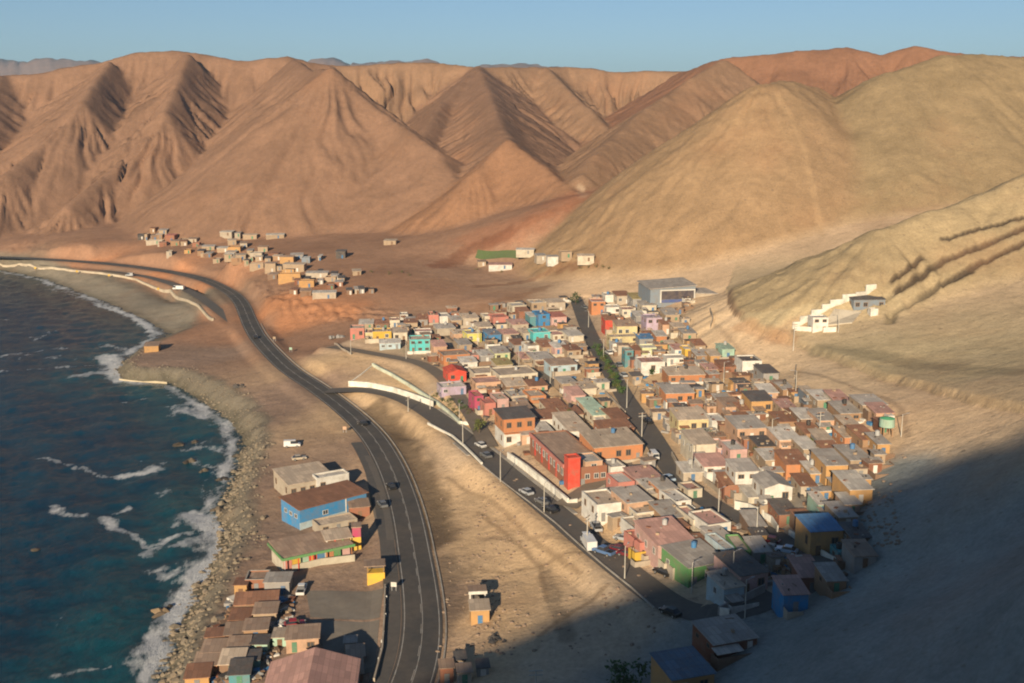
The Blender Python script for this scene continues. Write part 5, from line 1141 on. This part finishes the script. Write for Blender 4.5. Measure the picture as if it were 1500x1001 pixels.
for poly in [z_[0] for z_ in ZONES]+[[(300,1000),(296,960),(345,870),(395,850),(430,870),(420,930),(380,1000)]]:
    P = np.array(poly); k0 = 0
    for tries in range(2600):
        if k0 > 260: break
        px = cr.uniform(P[:,0].min(),P[:,0].max()); py = cr.uniform(P[:,1].min(),P[:,1].max())
        if not in_poly(np.array([px]),np.array([py]),P)[0]: continue
        p = hit(px,py); 
        if any(math.hypot(p[0]-a,p[1]-b) < c*.75 for a,b,c in FOOT) or any(np.min(np.hypot(Q[:,0]-p[0],Q[:,1]-p[1])) < hw-.6 for Q,hw,_ in ROADS): continue
        a, b, c = cr.uniform(.15,.8), cr.uniform(.15,1.4), cr.uniform(.1,.9); t_ = cr.uniform(0,3); ca, sa = math.cos(t_), math.sin(t_)
        q = [(p[0]+x*ca-y*sa, p[1]+x*sa+y*ca) for x,y in ((-a,-b),(a,-b),(a,b),(-a,b))]; m.hexa([(*k,p[2]-.1) for k in q],[(*k,p[2]+c) for k in q], cr.randrange(8)); k0 += 1
tag(m.build('yard_rubbish', mcl), 'scrap, planks and rubbish lying in the yards', None, kind='stuff')
# debris heap, water tanks, tarps
for px,py,s,c,lb in ((730,938,1.0,'dark','dark heap of scrap beside the ochre shack on the sand'),(495,496,2.2,'grey','grey heap of rubble at the end of the top row'),(350,567,1.4,'dark','dark upturned boat wreck on the coastal platform')):
    p = hit(px,py); m = MB()
    for k in range(9): rock_pts((rng.uniform(-1.4,1.4)*s,rng.uniform(-1,1)*s,.2*s),(s*rng.uniform(.4,.9),s*rng.uniform(.3,.7),s*rng.uniform(.3,.6)),int(px)+k,m)
    tag(m.build('heap', wm(c), None, p), lb, 'heap')
tm = [mat_plain('tank black', (.03,.03,.032), .5, .3), mat_plain('tank blue', (.05,.16,.32), .5, .2), mat_plain('tank grey', (.35,.35,.34), .6, .3)]; tn = ['black','blue','grey']
roots = [o for o in COL.objects if o.name.split('.')[0] in ('house','shack') and o.parent is None and o.get('group','').endswith('village')]
for i, o in enumerate(roots):
    if i % 5 == 2:
        rf = [c for c in o.children if c.name.startswith('roof')][0]; b = [v.co for v in rf.data.vertices]
        zt = max(v.z for v in b); x = .2*max(v.x for v in b); y = .65*max(v.y for v in b)
        m = MB(); k = i % 3; m.tube((0,0,0),(0,0,1.15),.55,.55,12); rt = bpy.data.objects.new('water_tank', None); COL.objects.link(rt)
        a = o.rotation_euler.z; rt.location = (o.location.x+x*math.cos(a)-y*math.sin(a), o.location.y+x*math.sin(a)+y*math.cos(a), o.location.z+zt-.02); m.build('tank_body', tm[k], rt)
        m = MB(); m.tube((0,0,1.152),(0,0,1.28),.3,.2,10); m.build('lid', tm[k], rt)
        lb = o['label']; t_ = f'{tn[k]} water tank on the {lb}'; w_ = t_.split()
        tag(rt, ' '.join(w_[:16]) if len(w_) <= 16 else autolabel(f'{tn[k]} water tank on a roof', *proj(*rt.location)), 'water tank', 'roof water tanks')
p = hit(1298, 640); m = MB(); m.tube((0,0,0),(0,0,2.0),1.8,1.75,16); rt = empty('water_tank', (p[0],p[1],p[2]+2.6), 0); m.build('tank_body', wm('mint'), rt); m = MB(); m.tube((0,0,2.003),(0,0,2.3),1.75,.4,16); m.build('lid', mat_plain('tank green', (.10,.42,.20), .6, .2), rt)
m = MB(); [m.box(x-.12,x+.12,y-.12,y+.12,-3,-.003) for x in (-1,1) for y in (-1,1)]; m.build('stand', wm('wooden'), rt); tag(rt, 'big green water tank on a stand at the desert edge of the shacks', 'water tank')
# yard paving of the seaside lot
drape('paved_yard', ((455,905),(556,905),(562,862),(448,866)), mat_asphalt('yard concrete', (.20,.175,.145), .5))
drape('paved_yard', ((490,985),(548,985),(556,908),(455,908)), bpy.data.materials['yard concrete'], .05)
drape('dirt_yard', ((556,792),(590,792),(566,668),(530,668)), mat_asphalt('yard dirt', (.13,.115,.10), .5), .03)
HAZE = 7e-5
# ------------------------------------------------------------------ light
W = bpy.data.worlds.new('World'); S.world = W; W.use_nodes = True
nt = W.node_tree; bg = nt.nodes['Background']
sky = nt.nodes.new('ShaderNodeTexSky'); sky.sky_type = 'NISHITA'; sky.sun_disc = False
sky.sun_elevation = SUN_EL; sky.sun_rotation = math.pi + SUN_AZ; sky.altitude = 100; sky.air_density = .75; sky.dust_density = .15; sky.ozone_density = 3.0
nt.links.new(sky.outputs[0], bg.inputs[0]); bg.inputs[1].default_value = .052
sl = bpy.data.lights.new('sun', 'SUN'); sl.energy = 5.0; sl.angle = R(.5); sl.color = (1.0, .83, .60)
so = bpy.data.objects.new('sun', sl); COL.objects.link(so)
so.rotation_euler = (math.pi/2 - SUN_EL, 0, -SUN_AZ); so.location = (0, -50, 300)
S.view_settings.view_transform = 'Standard'; S.view_settings.look = 'None'; S.view_settings.exposure = 0.72; S.view_settings.gamma = 1
# air: one even box of haze round everything
hb = MB(); hb.box(-14500,14500,-700,14500,-8,640); hm = bpy.data.materials.new('air haze'); hm.use_nodes = True; hn = hm.node_tree
hn.nodes.remove(hn.nodes['Principled BSDF']); pv = hn.nodes.new('ShaderNodeVolumePrincipled'); pv.inputs['Color'].default_value = (.42,.70,.95,1); pv.inputs['Density'].default_value = HAZE; pv.inputs['Anisotropy'].default_value = .1
hn.links.new(pv.outputs[0], hn.nodes['Material Output'].inputs['Volume'])
ho = hb.build('haze', hm); ho['kind'] = 'stuff'; ho['label'] = 'thin pale haze in the air'
S.cycles.volume_bounces = 0
S.render.filter_size = 2.0; S.cycles.filter_width = 2.0
S.cycles.use_denoising = True; S.cycles.max_bounces = 5; S.cycles.diffuse_bounces = 2; S.cycles.glossy_bounces = 2
